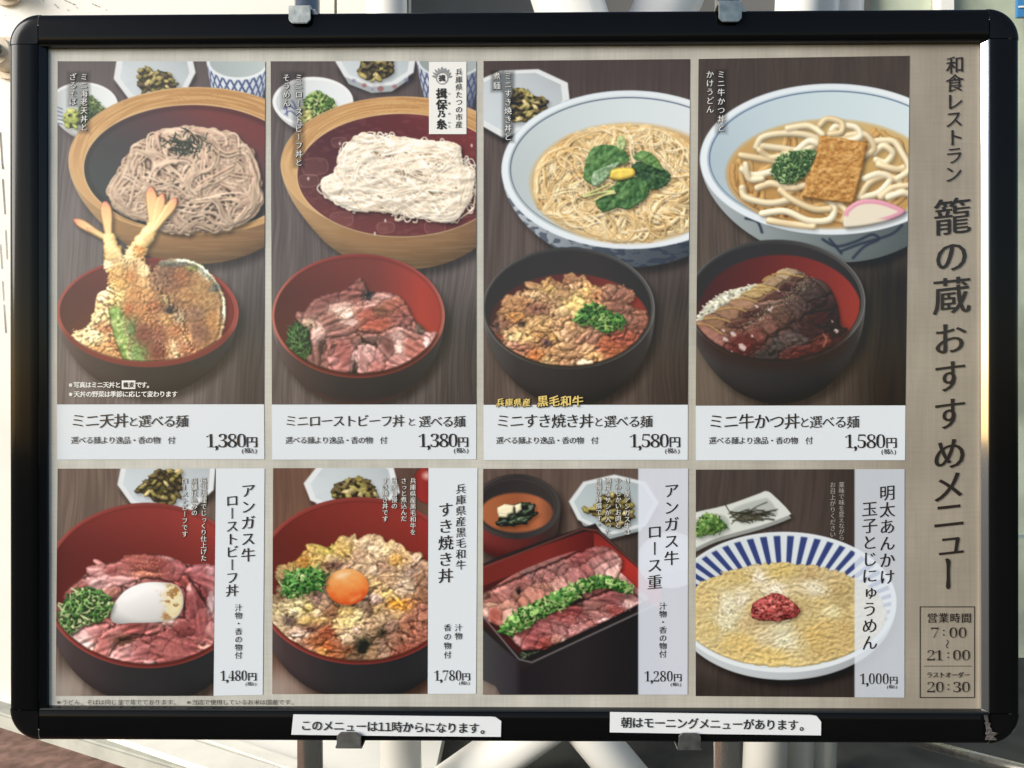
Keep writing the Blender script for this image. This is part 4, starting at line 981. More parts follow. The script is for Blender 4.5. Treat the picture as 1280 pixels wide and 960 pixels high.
    H.render(amb=.5, dif=.6, spec=.5, pw=18, ao=.34, aor=3.2, soft=.55, shadow=.3, sub=(.6, 1.0, 1.4), clip=rim_clip(P, inner, -.5))
    z3 = Z(605, 340, 6.095)
    f = tone(P, z3, '''600,70,90,40#9a6848;690,110,90,30#c4946a;800,140,70,50#cc9c60;860,170,60,50#b07850;960,160,60,50#9c6c54;1010,220,60,80#8a5c48;510,130,60,50#b89056;600,170,90,50#a87c54;380,180,80,30#c8a074;470,200,70,50#b48a60;
300,240,130,60,-20#ac7a50;400,280,100,60#8a5a46;680,240,80,70#d8ae6c;720,230,50,40#e8c478;600,290,60,40#cca474;540,310,40,50#b88e66;240,350,80,50#b87c48;250,340,50,30#d6a05c;280,390,30,25#4a342c;420,390,100,60#b88c5a;370,390,50,50#d0a46e;
490,390,50,40#c49462;170,400,60,60#8c6048;230,470,110,60#cca06a;220,480,60,40#e4ca94;330,490,60,40#d0a066;430,480,60,40#b07c4c;480,530,40,36#644440;520,500,40,30#cc9c5a;660,430,100,60#b8885e;610,470,60,70#c4946c;800,480,100,90#9c6c54;
760,450,60,40#bc8e5e;250,590,120,50#9c6850;400,640,70,50#bc7040;180,570,70,40#c48c6c;560,620,100,50#ac7c56;600,570,80,40#b8885e;800,580,70,40#c8986e;680,660,90,40#9a6c4c;820,640,90,40#cc9862;760,680,80,30#e2c09a;950,560,110,60#a85c40;
1060,500,110,70#9c5440;1150,420,60,60#8a5844;1000,610,80,40#a46040;100,500,60,40#7c4434;90,420,40,60#6c4c40;480,670,60,40#ac885e;350,690,60,30#c48c62;1080,380,60,40#9c6c54''', 1.8, 2.8, 4.5, 9, .22)
    regrade(P, P.id == n, f, .95, 5, .45, 1.9, .15, 1.4, 1.12)
    P.put(P.cov(P.poly(b((30, 430), (120, 500), (300, 545), (480, 530), (640, 470), (600, 560), (300, 580), (60, 520)), 5), 4) * (P.id == n) * .18, A(150, 70, 40))
    H = Heap(P); fluff(H, g, b((400, 340), (440, 290), (500, 270), (560, 310), (628, 340), (590, 385), (540, 400), (480, 370), (420, 360)), 75, 3.0, [A(70, 128, 60), A(104, 160, 78), A(54, 100, 50), A(150, 190, 110)], 3, 8, 'ring')
    H.render(amb=.5, dif=.6, spec=.35, ao=.5, aor=2, shadow=.35)
    return P
def panel4():
    P = Print(865, 66, 1141, 511); a = Z(865, 60, 3.4286); b = Z(865, 290, 3.31)
    wood(P, A(112, 96, 84), A(58, 50, 44), .0, 31, 2.0, .6)
    P.put(sm(220, 100, P.Y) * .5, A(66, 56, 50)); P.shade(sm(1030, 1110, P.X) * sm(280, 360, P.Y), .5); P.put(sm(950, 880, P.X) * sm(300, 420, P.Y) * .35, A(150, 134, 118))
    d = P.part('noodle_bowl', 'wide white bowl with a blue rim line'); n = P.part('noodles', 'thick white wheat noodles in amber broth')
    rim, inner = a.e(600, 477, 566, 324), a.e(600, 475, 536, 300)
    so, si, ui, vi, sl, ul, vl = blueline_bowl(P, rim, inner, a.e(650, 790, 250, 125), a.e(590, 540, 442, 232), d, 2, line=A(70, 90, 124), wall=(A(186, 202, 210), A(204, 218, 222), A(220, 230, 232)))
    body, u, v = hull_body(P, rim, a.e(650, 790, 250, 125), .55); out = P.cov(body) * (1 - P.cov(so))
    P.put(out * .75, ramp(u, (-1, A(170, 176, 176)), (0, A(120, 128, 126)), (.5, A(96, 104, 102)), (1, A(70, 76, 76))))
    for q in [((230, 730), (280, 745), (300, 790)), ((560, 820), (620, 850), (700, 830), (770, 800), (800, 820), (740, 850), (690, 900)), ((640, 870), (720, 840), (850, 800), (900, 760)), ((590, 820), (640, 880))]:
        c = cat(a(*q), 8, False); P.put(P.cov(sd_line(P.X, P.Y, c) - 1.7, 1) * out * .9, A(46, 52, 66))
    P.put(P.cov(sl, 3), ramp(np.clip(.5 + .5 * vl - .2 * ul, 0, 1), (0, A(214, 188, 128)), (.4, A(200, 164, 104)), (1, A(182, 132, 74))), n)
    P.put(P.cov(sl, 2) * sm(-6, -1, sl) * .55, A(206, 176, 126))
    H = Heap(P); C = [A(238, 226, 196), A(228, 210, 172), A(246, 238, 214), A(232, 214, 180)]
    reg = a((205, 470), (330, 400), (480, 330), (620, 300), (760, 330), (900, 420), (960, 540), (900, 690), (760, 760), (600, 775), (420, 765), (290, 715), (210, 610))
    H0 = Heap(P); noodles(H0, reg, 26, 95, 3.6, [c * A(228, 196, 150) for c in C], 50, n, flow(.2, 1.2, 30, 2), .05, step=1.1, top=1, keep=-3, jit=4, bed=0, bundle=2)
    H0.render(amb=.62, dif=.5, spec=.25, ao=.4, soft=.4, shadow=0, sub=(.7, 1, 1.4), clip=sl < -3)
    P.put(P.cov(sl, 3) * .25, A(196, 152, 88))
    man = [((275, 425), (300, 385), (370, 368), (470, 370), (540, 395), (480, 440), (380, 430), (300, 420)), ((210, 460), (300, 475), (380, 490), (430, 520)), ((215, 520), (260, 545), (340, 530), (400, 500)),
           ((280, 600), (340, 580), (420, 600), (480, 590)), ((215, 600), (230, 640), (330, 665), (420, 650)), ((380, 610), (430, 650), (520, 690), (590, 690)), ((300, 710), (400, 700), (500, 740), (590, 735), (610, 680), (580, 650)),
           ((330, 740), (420, 755), (520, 765)), ((410, 345), (500, 335), (560, 370)), ((550, 330), (580, 305), (640, 320), (640, 360), (590, 370)), ((590, 370), (620, 335), (700, 340), (720, 380), (660, 400), (600, 380)),
           ((650, 380), (740, 370), (780, 430), (730, 470)), ((780, 450), (820, 420), (860, 450), (830, 490), (790, 480)), ((720, 640), (760, 580), (830, 550), (890, 570)), ((740, 560), (800, 540), (850, 560), (800, 620), (730, 640)),
           ((810, 640), (860, 600), (930, 590)), ((780, 400), (860, 400), (900, 450), (930, 520), (880, 560)), ((620, 660), (660, 700), (650, 740)), ((840, 640), (900, 620), (940, 630)), ((800, 500), (880, 520), (930, 500)),
           ((230, 500), (245, 560), (300, 560)), ((290, 440), (340, 470), (420, 450)), ((450, 440), (500, 400), (540, 410))]
    ps = []; zz = []; cc = []; rs = np.random.RandomState(2)
    for k, q in enumerate(man):
        c = cat(a(*q), 40, False); ps.append(c); zz.append(4 + rs.rand() * 5 + 2 * np.sin(np.linspace(0, 6, len(c)) + k)); cc.append(C[k % 4] * rs.uniform(.95, 1.05))
    H.strands(ps, zz, 4.3, cc, .5, n)
    H.render(amb=.6, dif=.48, spec=.3, ao=.16, aor=3, soft=.7, shadow=.2, sub=(.5, 1, 1.7), melt=.45)
    f = P.part('fried_tofu', 'square of brown fried tofu'); g = P.part('spring_onion', 'chopped spring onion'); k = P.part('fish_cake', 'pink edged white fish cake')
    H = Heap(P); q = a((545, 375), (640, 385), (752, 408), (735, 500), (715, 585), (690, 668), (600, 660), (470, 640), (500, 540), (535, 450)); w = H.win(*bb(np.array(q))); X, Y = P.X[w], P.Y[w]; sd = sd_poly(X, Y, np.array(q)) + (vnoise(X / 3, Y / 3, 4) - .5)
    t = fbm(X / 5, Y / 3.4, 6, 4); f2 = fbm(X / 1.5, Y / 1.5, 9, 2)
    H.put(w, sd < 0, (10 + np.clip(-sd, 0, 2.5) + t * 3 + f2 * 1.1).astype(np.float32), ramp(t * .75 + f2 * .3, (.3, A(164, 112, 54)), (.55, A(198, 148, 82)), (.75, A(220, 178, 114))), .35, f)
    fluff(H, g, a((340, 510), (380, 460), (450, 440), (520, 435), (555, 465), (510, 520), (450, 575), (380, 580), (345, 545)), 170, 2.1, [A(84, 122, 74), A(116, 154, 98), A(62, 94, 60), A(160, 188, 136)], 5, 7, 'ring')
    H.h[H.pid == g] += 10
    q = a((650, 720), (660, 690), (710, 655), (780, 648), (850, 665), (915, 700), (860, 735), (760, 760), (680, 770), (650, 765)); w = H.win(*bb(np.array(q))); X, Y = P.X[w], P.Y[w]; sd = sd_poly(X, Y, cat(q, 6))
    top = sm(6.5, 5.5, -sd) * sm(0, 3, (268 - Y) + (X - 1060) * .08 + 4)
    H.put(w, sd < 0, (12 + np.clip(-sd, 0, 2)).astype(np.float32), A(232, 226, 214) * (1 - top[..., None]) + A(222, 160, 186) * top[..., None], .3, k)
    H.render(amb=.55, dif=.55, spec=.25, ao=.35, aor=2.5, soft=.35, shadow=.4, clip=P.ell(inner) < -.5)
    # cutlet bowl
    d = P.part('lacquer_bowl', 'black lacquer bowl with red inside'); r = P.part('rice', 'white rice'); n = P.part('beef_cutlet', 'sliced beef cutlet under brown sauce')
    inner = b.e(345, 290, 355, 242)
    lacquer_dark(P, b.e(348, 288, 369, 256), inner, b.e(360, 620, 170, 90), d, shadow=.4)
    e2 = b.e(365, 330, 335, 235); P.put(P.cov(np.maximum(P.ell(e2), P.ell(inner) + 2), 1), ramp((P.X - 975) / 100, (-1, A(66, 34, 34)), (-.2, A(96, 40, 36)), (.6, A(128, 48, 42)), (1, A(150, 54, 44))), d)
    P.put(P.cov(P.ell(b.e(340, 440, 310, 120)), 8) * .6, A(50, 26, 24))
    H = Heap(P); lumps(H, r, b((18, 360), (60, 300), (130, 250), (220, 225), (270, 215), (270, 260), (150, 330), (40, 380)), 130, 2.6, [A(226, 228, 214), A(212, 214, 200), A(238, 238, 228)], 4, z=8, elong=2.0, fold=.1, gloss=.3, rough=.15, base=A(214, 216, 206))
    H.render(amb=.62, dif=.42, spec=.2, ao=.22, aor=2, shadow=.2); H = Heap(P)
    sauce = b((120, 500), (200, 420), (420, 210), (540, 200), (600, 290), (610, 400), (560, 450), (430, 520), (300, 535), (200, 530))
    dome(H, sauce, 6, A(84, 40, 34), n, 3, .9)
    lumps(H, n, b((280, 500), (380, 440), (520, 360), (600, 390), (570, 450), (430, 520), (320, 530)), 20, 10, [A(92, 46, 38), A(72, 36, 32), A(110, 56, 46), A(60, 44, 42)], 8, z=7, elong=2.0, fold=.3, gloss=1.1, rough=.4, base=A(70, 38, 32))
    for i in range(8):                     # slices from the front left up to the back right
        t = i / 7; x = 70 + t * 350; y = 420 - t * 215
        q = b((x - 75, y - 30), (x - 35, y - 55), (x + 25, y - 45), (x + 95, y + 10), (x + 140, y + 70), (x + 110, y + 105), (x + 50, y + 85), (x - 10, y + 30), (x - 60, y + 15))
        w = H.win(*bb(cat(q, 5))); X, Y = P.X[w], P.Y[w]; sd = sd_poly(X, Y, cat(q, 5)) + (vnoise(X / 2.4, Y / 2.4, i) - .5) * 1.4
        n1 = fbm(X / 7, Y / 4, i + 3, 3); zx = (X - 865) * 3.31 - x; zy = (Y - 290) * 3.31 - y
        su = sm(2, 22, zx * .62 + zy * .78 + (n1 - .5) * 70); rw = (zx * .85 - zy * .52) / 3.31
        crust = sm(3.2, 1.8, -sd) * (1 - su)
        meat = ramp(n1, (.25, A(150, 92, 74)), (.5, A(190, 130, 98)), (.75, A(214, 166, 124)))
        col = meat * (1 - crust[..., None]) + A(222, 186, 112) * crust[..., None]
        col = col * (1 - su[..., None]) + ramp(n1, (.3, A(58, 30, 27)), (.7, A(104, 54, 44))) * su[..., None]
        H.put(w, sd < 0, (12 + (7 - i) * 2.2 + np.clip(-sd, 0, 4) * 1.1 + n1 * 2 - .22 * rw).astype(np.float32), col, .35 + .9 * su, n)
    H.render(amb=.5, dif=.6, spec=.4, pw=20, ao=.4, aor=3, soft=.5, shadow=.35, clip=rim_clip(P, inner, -.5))
    z4 = Z(865, 330, 6.4)
    f = tone(P, z4, '''130,570,110,80,35#8c5e52;190,480,90,45,20#7f5c46;300,395,90,45,15#88644e;420,325,90,45,15#946e56;500,240,80,35,10#a48a5c;580,195,60,25,10#ac945e;640,140,90,50,10#94795c;730,95,100,30,5#a08a6c;480,385,110,30,-15#4b2d29;
640,260,110,35,-15#583630;620,310,80,20,-10#846458;740,180,70,35#482c28;820,115,60,20#54362f;370,470,90,25,-15#5a3831;960,230,80,90#4a3833;850,330,70,60,-30#56413b;720,400,70,55#5f4337;620,490,80,60,-30#714b40;530,570,70,60#703f37;
430,640,90,60#602a27;320,700,60,40#5a2a28;820,600,120,60,-15#564541;950,540,120,50#3e2726;850,700,160,50,-10#572c29;1050,620,80,70#5e2f28;1040,450,90,60#42201f;1140,500,60,80#34201f;680,650,50,70,-50#473c39;600,730,90,50#3b3331;1010,330,80,60#3c2a28''', 2.0, 2.0, 5, 4, .3)
    regrade(P, P.id == n, f, .5, 4, .6, 1.5)
    cut = (P.id == n).astype(np.float32)
    for q in [((40, 480), (130, 490), (240, 560)), ((90, 440), (200, 432), (300, 462)), ((210, 368), (330, 350), (430, 378)), ((330, 285), (420, 275), (520, 304)), ((440, 220), (520, 208), (590, 238)), ((540, 180), (620, 185), (685, 205)), ((565, 135), (600, 105), (645, 100)), ((640, 85), (720, 72), (800, 88), (885, 102))]:
        c = cat(z4(*q), 8, False); d = sd_line(P.X, P.Y, c) + (fbm(P.X / 2, P.Y / 2, 5, 2) - .5) * 1.2
        P.put(P.cov(d - .95, .6) * .85, A(200, 166, 96), n); P.put(P.cov(d - 2.2, 1) * (P.Y > np.interp(P.X, c[:, 0], c[:, 1])) * .25 * cut, A(70, 40, 32))
    for q in [((600, 610), (660, 560), (700, 500)), ((490, 745), (500, 690), (470, 640)), ((590, 600), (600, 560), (560, 520)), ((690, 500), (680, 470), (640, 440)), ((770, 450), (780, 420), (740, 380)), ((860, 400), (880, 340), (830, 290)), ((700, 520), (760, 470), (900, 440))]:
        P.put(P.cov(sd_line(P.X, P.Y, cat(z4(*q), 6, False)) - .8, 1.2) * .55 * cut, A(40, 26, 24))
    for k_ in range(420):
        t = rs.rand(); gx = np.interp(t, (0, .2, .4, .6, .8, 1), (400, 520, 620, 760, 840, 950)); gy = np.interp(t, (0, .2, .4, .6, .8, 1), (530, 450, 360, 280, 210, 135))
        px_, py_ = z4((gx + rs.randn() * 34, gy + rs.randn() * 26))[0]; jj = int((py_ - P.y0) * SS); ii = int((px_ - P.x0) * SS)
        if 1 < jj < P.H - 2 and 1 < ii < P.W - 2: P.c[jj:jj + 1 + k_ % 2, ii:ii + 2] = P.c[jj:jj + 1 + k_ % 2, ii:ii + 2] * .3 + [A(128, 132, 92), A(96, 104, 66), A(168, 170, 132), A(206, 190, 168)][k_ % 4] * .7
    for x, y, s_ in [(400, 665, 40), (300, 715, 40), (345, 735, 26), (270, 605, 24), (330, 562, 26), (515, 338, 17), (620, 368, 20), (690, 215, 12), (1155, 535, 24), (480, 575, 10), (210, 685, 12), (250, 535, 12), (640, 345, 12), (1120, 460, 8)]:
        d = P.ell(z4.e(x, y, s_ * .9, s_ * .55, .6)) + (fbm(P.X / 1.6, P.Y / 1.6, 8, 3) - .5) * 4
        P.put(P.cov(d, 1.1) * .8 * cut, A(236, 216, 210))
    P.put(P.cov(sd_line(P.X, P.Y, cat(z4((1050, 560), (1075, 600), (1050, 660)), 6, False)) - 1.2, 1) * .7, A(170, 110, 92))
    return P
def panel5():
    P = Print(66, 580, 275, 875); a = Z(60, 580, 3.0964)
    wood(P, A(150, 128, 112), A(76, 62, 56), .0, 51, 2.4, .6)
    P.put(sm(150, 260, P.X) * .75 * sm(640, 600, P.Y), A(64, 56, 54)); P.put(sm(820, 860, P.Y) * sm(130, 80, P.X) * .6, A(196, 184, 174))
    d = P.part('pickle_dish', 'white eight sided dish of greens pickle')
    oct_dish(P, a((298, -60), (270, 80), (320, 150), (440, 190), (560, 175), (640, 100), (650, -20), (480, -80)), d, inner=.9, drop=9)
    pickles(P, a((338, 100), (385, 60), (420, 28), (500, 25), (520, 70), (490, 145), (440, 155), (380, 120)), d, 4, 30)
    d = P.part('lacquer_bowl', 'large red lacquer bowl with black outside'); n = P.part('roast_beef', 'rosy roast beef slices on rice'); e = P.part('egg', 'soft white egg with a scorched top'); g = P.part('spring_onion', 'chopped spring onion')
    rim, inner = a.e(385, 470, 405, 320), a.e(385, 470, 392, 306)
    lacquer(P, rim, inner, a.e(395, 800, 240, 120), d, wallc=A(128, 50, 46), right=A(160, 62, 54), hl=A(190, 100, 90), prof=.5)
    P.put(P.cov(P.ell(inner)) * sm(640, 720, P.Y) * .5, A(90, 34, 32))
    P.put(P.cov(P.ell(inner)) * sm(100, 140, P.X) * sm(118, 110, P.X) * 0, A(0, 0, 0))
    RB = [A(200, 108, 106), A(172, 80, 80), A(220, 146, 140), A(136, 56, 56)]
    H = Heap(P); rs = np.random.RandomState(8)
    pile = a((40, 640), (60, 540), (150, 420), (280, 370), (400, 345), (520, 380), (640, 420), (700, 560), (680, 700), (560, 760), (400, 780), (250, 775), (120, 740), (50, 690))
    dome(H, pile, 5, A(120, 56, 54), n)
    roastbeef(H, n, rand_slices(rs, pile, 30, 17, 8, .15, .6), 5, .5, RB)
    S = [(a((150, 400), (250, 385), (330, 350), (470, 360), (540, 400), (500, 450), (380, 440), (280, 470), (180, 450)), .05, 9), (a((520, 420), (600, 385), (690, 420), (690, 500), (600, 470)), .4, 9),
         (a((60, 520), (120, 450), (200, 440), (280, 480), (260, 560), (160, 560)), -.6, 8), (a((535, 480), (555, 460), (620, 560), (660, 640), (640, 690), (540, 680)), 1.4, 13), (a((590, 480), (650, 470), (690, 600), (660, 650)), 1.2, 11),
         (a((190, 690), (230, 640), (330, 610), (440, 615), (430, 660), (330, 660), (260, 700), (220, 760), (175, 750)), -.35, 15), (a((230, 760), (280, 700), (370, 680), (430, 740), (400, 775), (280, 780)), -.3, 14),
         (a((390, 690), (430, 650), (490, 650), (590, 700), (640, 690), (620, 750), (500, 765), (420, 770)), .3, 15), (a((430, 620), (530, 600), (640, 690), (560, 690), (480, 650)), .5, 15), (a((90, 680), (150, 630), (240, 620), (200, 680), (140, 720)), -.4, 12)]
    roastbeef(H, n, S, 15, .65, RB)
    H.render(amb=.5, dif=.64, spec=.45, pw=14, ao=.4, aor=3, soft=.55, shadow=.35, clip=rim_clip(P, inner, -.5))
    z5 = Z(70, 670, 5.645)
    f = tone(P, z5, '''300,220,80,40#bc807c;370,250,70,50#96504c;330,280,50,50#c89692;430,310,100,40#bc8884;480,250,60,50#a86460;600,160,110,60#a05850;650,220,110,40#985048;720,200,80,50#8c4440;780,150,60,30#b47c78;800,230,70,40#94504e;
860,220,50,50#a05c5c;620,260,80,20#bc7c64;980,220,80,50#a86466;1050,300,90,90#9c5656;1090,250,40,60#b48488;900,320,50,40#8a4440;950,370,26,40#c48a84;970,480,40,140#8c4a4a;1030,430,40,80#743a3a;1020,620,80,110#96504f;1090,470,26,80#a08484;
1080,650,40,60#b47c78;980,720,60,30#a05c58;150,380,80,50#945450;60,450,50,60#804440;280,340,50,30#b48c88;400,390,50,20#bc7c6c;270,670,60,40#bc7c78;180,700,80,50#caa09a;130,740,70,40#ac8c84;240,780,40,30#dab0a8;330,760,46,110,10#aa625c;
400,650,80,50#ae6c66;560,640,120,40#a05450;680,650,60,40#a86460;480,740,80,40#644034;440,840,70,40#c68c86;500,800,60,50#b4807c;600,800,100,70#a66260;650,740,50,30#864846;740,760,70,70#a45c58;770,700,60,40#9c5654;800,610,80,30#c8988e;
870,640,70,60#8c4846;850,800,120,60#a05854;950,780,80,60#985250;700,830,60,60#94504c;660,890,60,15#d6a8a4;520,890,120,20#a86864;800,880,110,30#9c5450;1040,780,60,30#b47c70;920,690,60,26#703a38;700,700,26,40#703c38;260,840,50,50#a85c50;150,800,60,30#c8a49e''', 1.8, 2.6, 6, 11, .15)
    regrade(P, P.id == n, f, .85, 5, .45, 1.8, .15, 1.35, 1.16)
    specks(P, a((280, 400), (400, 365), (500, 400), (450, 430), (320, 425)), 60, .7, [A(214, 170, 120), A(110, 50, 36)], 3)
    specks(P, a((250, 690), (400, 660), (420, 700), (300, 720)), 40, .6, [A(120, 50, 44), A(90, 44, 36)], 4)
    P.shade(P.cov(P.ell(a.e(380, 545, 150, 88)), 5), .4)
    q = a((243, 600), (255, 545), (300, 490), (370, 460), (440, 458), (500, 470), (522, 510), (520, 560), (490, 600), (430, 612), (330, 615), (270, 618)); sd = P.poly(q, 8)
    u = (P.X - 183) / 46; v = (P.Y - 753) / 27; lit = np.clip(.96 - .12 * v - .06 * u - .22 * np.clip(u * u + v * v - .6, 0, 1), 0, 1.1)
    P.put(P.cov(sd), A(244, 240, 236) * lit[..., None], e)
    br = sm(425, 480, (P.X - 60) * 3.0964 + 60 * (fbm(P.X / 5, P.Y / 5, 3) - .5)) * P.cov(sd + 1.5, 1.5)
    P.put(br * .85, ramp(fbm(P.X / 5, P.Y / 5, 6), (.3, A(232, 206, 140)), (.6, A(236, 222, 176))))
    P.put(br * sm(.56, .64, fbm(P.X / 5.5, P.Y / 4.5, 9, 2)) * .8, A(150, 100, 52))
    P.put(P.cov(P.ell(a.e(330, 500, 40, 14, -.5)), 6) * .6, A(255, 255, 255))
    H = Heap(P); fluff(H, g, a((40, 640), (45, 560), (90, 500), (150, 475), (240, 510), (245, 560), (210, 610), (150, 620), (90, 660), (50, 670)), 150, 2.9, [A(84, 136, 70), A(112, 164, 90), A(62, 106, 56), A(156, 192, 126), A(200, 212, 166)], 8, 10, 'ring')
    H.render(amb=.5, dif=.62, spec=.35, ao=.5, aor=2, shadow=.35, clip=P.ell(inner) < -1)
    return P
def panel6():
    P = Print(336, 580, 540, 872); a = Z(330, 580, 3.0964)
    wood(P, A(140, 104, 84), A(84, 60, 52), .0, 61, 2.4, .6)
    P.put(sm(820, 860, P.Y) * sm(420, 340, P.X) * .6, A(196, 184, 174)); P.put(sm(450, 520, P.X) * .5 * sm(650, 600, P.Y), A(70, 56, 54))
    d = P.part('pickle_dish', 'white eight sided dish of greens pickle')
    oct_dish(P, a((230, -20), (155, 75), (180, 140), (330, 200), (440, 180), (525, 110), (500, 10), (380, -40)), d, inner=.88, drop=8)
    pickles(P, a((268, 120), (275, 85), (320, 60), (370, 55), (425, 90), (435, 130), (360, 140), (290, 140)), d, 34, 34)
    d = P.part('soup_bowl', 'edge of a red lacquer soup bowl')
    P.put(P.cov(P.ell(a.e(640, 80, 66, 74))), ramp((P.X - 515) / 22, (-.2, A(100, 36, 34)), (.5, A(150, 50, 46)), (1, A(140, 46, 42))), d); P.put(P.cov(P.ell(a.e(632, 45, 18, 14)), 3) * .8, A(240, 190, 180))
    P.put(np.maximum(0, 1 - abs(P.ell(a.e(640, 80, 66, 74))) / 1) * .5, A(70, 30, 28))
    d = P.part('lacquer_bowl', 'large red lacquer bowl with black outside'); n = P.part('simmered_beef', 'simmered beef with soft egg'); e = P.part('egg_yolk', 'round orange egg yolk'); g = P.part('spring_onion', 'chopped spring onion')
    rim, inner = a.e(370, 452, 410, 324), a.e(370, 453, 397, 310)
    lacquer(P, rim, inner, a.e(380, 790, 240, 120), d, wallc=A(124, 48, 42), right=A(150, 50, 44), hl=A(180, 90, 80), prof=.5)
    P.put(P.cov(P.ell(inner)) * sm(640, 720, P.Y) * .5, A(100, 44, 34))
    H = Heap(P); pile = a((25, 620), (60, 480), (130, 380), (250, 320), (380, 305), (480, 320), (590, 350), (660, 440), (700, 560), (640, 680), (500, 750), (330, 775), (180, 755), (80, 710))
    K = [A(216, 172, 122), A(228, 186, 112), A(184, 132, 92), A(206, 160, 116), A(236, 204, 140), A(166, 112, 80), A(224, 166, 78)]
    lumps(H, n, pile, 110, 13, K, 6, z=15, elong=1.25, fold=.35, gloss=.6, rough=.45, base=A(198, 130, 70), noise_col=.4, flat=.5)
    lumps(H, n, pile, 60, 6, [A(236, 170, 84), A(240, 206, 130), A(150, 98, 70)], 26, z=19, elong=1.5, fold=.5, gloss=.7, rough=.5, base=A(198, 130, 70), noise_col=.3, flat=1.4)
    lumps(H, n, a((280, 640), (310, 560), (380, 520), (450, 560), (470, 640), (400, 690), (310, 690)), 34, 7, [A(232, 194, 130), A(214, 164, 110), A(170, 116, 84), A(240, 210, 150)], 9, z=22, elong=1.6, fold=.8, gloss=.7, rough=.5)
    lumps(H, n, a((480, 560), (520, 520), (580, 530), (570, 580), (510, 590)), 5, 8, [A(236, 160, 70), A(230, 180, 90)], 11, z=20, elong=1.5, fold=.3, gloss=.8, rough=.3)
    lumps(H, n, a((400, 450), (470, 400), (570, 410), (600, 470), (520, 520), (430, 500)), 20, 8, [A(206, 164, 130), A(190, 140, 108), A(226, 190, 150)], 12, z=21, elong=1.6, fold=.8, gloss=.6, rough=.45)
    w = H.win(*bb(pile)); 
    H.render(amb=.47, dif=.64, spec=.42, pw=16, ao=.34, aor=3, soft=.5, shadow=.35, sub=(.6, 1, 1.4), clip=rim_clip(P, inner, -.5))
    P.put(P.cov(P.ell(inner)) * sm(800, 825, P.Y) * .3, A(150, 70, 36))
    z6 = Z(340, 670, 5.645)
    f = tone(P, z6, '''640,60,50,30#ccac8c;760,110,80,40#d6ba92;600,130,50,60#b89474;500,110,90,40#c09c5a;380,110,60,40#bca454;290,160,90,50#c4a05e;240,170,50,40#b07838;440,200,80,30#7c5848;420,160,60,30#ccac7c;680,190,90,50#c0a07c;780,220,50,70#a88468;
720,240,50,60#c4a888;880,170,60,40#cc9850;960,150,60,50#c8a074;1010,160,30,40#cca48c;900,240,80,50#b0906c;960,240,60,40#a88878;940,360,70,70#b89c80;820,300,70,50#bc946e;760,350,60,60#bc986a;800,410,60,30#cca86a;1040,310,60,60#9c7458;
900,480,80,40#d8943e;980,480,50,40#b87c4c;700,300,40,30#c8a472;560,220,90,30#bc9878;40,400,50,60#8c6c50;90,390,40,40#b09068;170,500,100,50#ccb884;120,530,60,50#ccb88c;260,510,50,40#b89c5e;320,450,40,60#8c6c5c;380,470,50,60#a8846c;
330,520,26,80,30#d0ac86;290,600,100,30#d0ac66;430,540,60,60#8c6048;120,590,50,40#685044;50,610,50,40#bca080;60,670,70,40#b4946e;200,690,80,40#c8a48c;150,700,40,30#d6b29a;260,650,50,26#724c3e;320,630,60,40#9c7050;60,745,50,20#c49c4a;
520,530,80,60#c8a46a;480,620,50,60#d8b87e;560,600,70,60#d8bc7e;640,480,70,40#a4846c;680,520,60,50#7e5e4c;720,440,60,30#bc9c90;740,520,60,50#a88860;620,540,60,30#d0b886;520,710,60,60#c4a484;600,660,40,30#d0a890;690,620,80,40#b4906e;780,580,60,50#b49472;
880,560,50,40#cca472;850,640,60,60#94705c;780,680,36,36#544632;380,680,60,60#a0583c;320,730,80,40#a46440;250,810,50,30#bc8868;180,800,60,30#8c5c48;360,820,50,40#c88e52;400,780,60,40#b06038;450,840,80,40#a06444;640,780,60,50#3c3a2a;560,850,60,40#7c6048;
710,820,50,50#a07c5c;800,820,60,60#a08068;900,700,80,60#9c6c54;960,620,70,60#a46c54;950,800,100,50#9c5c48;1020,700,60,70#a06450;1040,540,50,70#a8705c;1050,420,40,70#94684c;880,850,60,40#945844;530,790,50,40#8c5c40;450,760,50,40#a86848;100,770,60,30#6c4434''', 1.8, 3.4, 4.5, 13, .17)
    regrade(P, P.id == n, f, .95, 5, .45, 1.9, .15, 1.4, 1.12)
    P.shade(P.cov(P.ell(a.e(326, 485, 90, 78)), 3), .35)
    sd = P.ell(a.e(323, 475, 82, 70)); u = (P.X - 434.3) / 26.5; v = (P.Y - 733.4) / 22.6
    t = np.clip(.5 + .38 * v + .12 * u + .18 * (u * u + v * v - .5) + (fbm(P.X / 8, P.Y / 8, 3, 2) - .5) * .3, 0, 1)
    P.put(P.cov(sd), ramp(t, (0, A(238, 190, 128)), (.4, A(234, 150, 80)), (.75, A(222, 104, 48)), (1, A(196, 72, 34))), e)
    P.put(P.cov(P.ell(a.e(305, 430, 26, 10, -.3)), 3) * .7, A(250, 226, 190)); P.put(P.cov(P.ell(a.e(355, 520, 24, 6, -.5)), 2) * .4, A(250, 190, 130))
    H = Heap(P); fluff(H, g, a((65, 470), (90, 425), (150, 405), (215, 408), (240, 440), (225, 480), (160, 500), (110, 520), (75, 505)), 130, 2.7, [A(62, 126, 56), A(90, 156, 74), A(46, 96, 46), A(130, 184, 104), A(176, 200, 140)], 8, 9, 'ring')
    H.render(amb=.5, dif=.62, spec=.35, ao=.5, aor=2, shadow=.35)
    return P
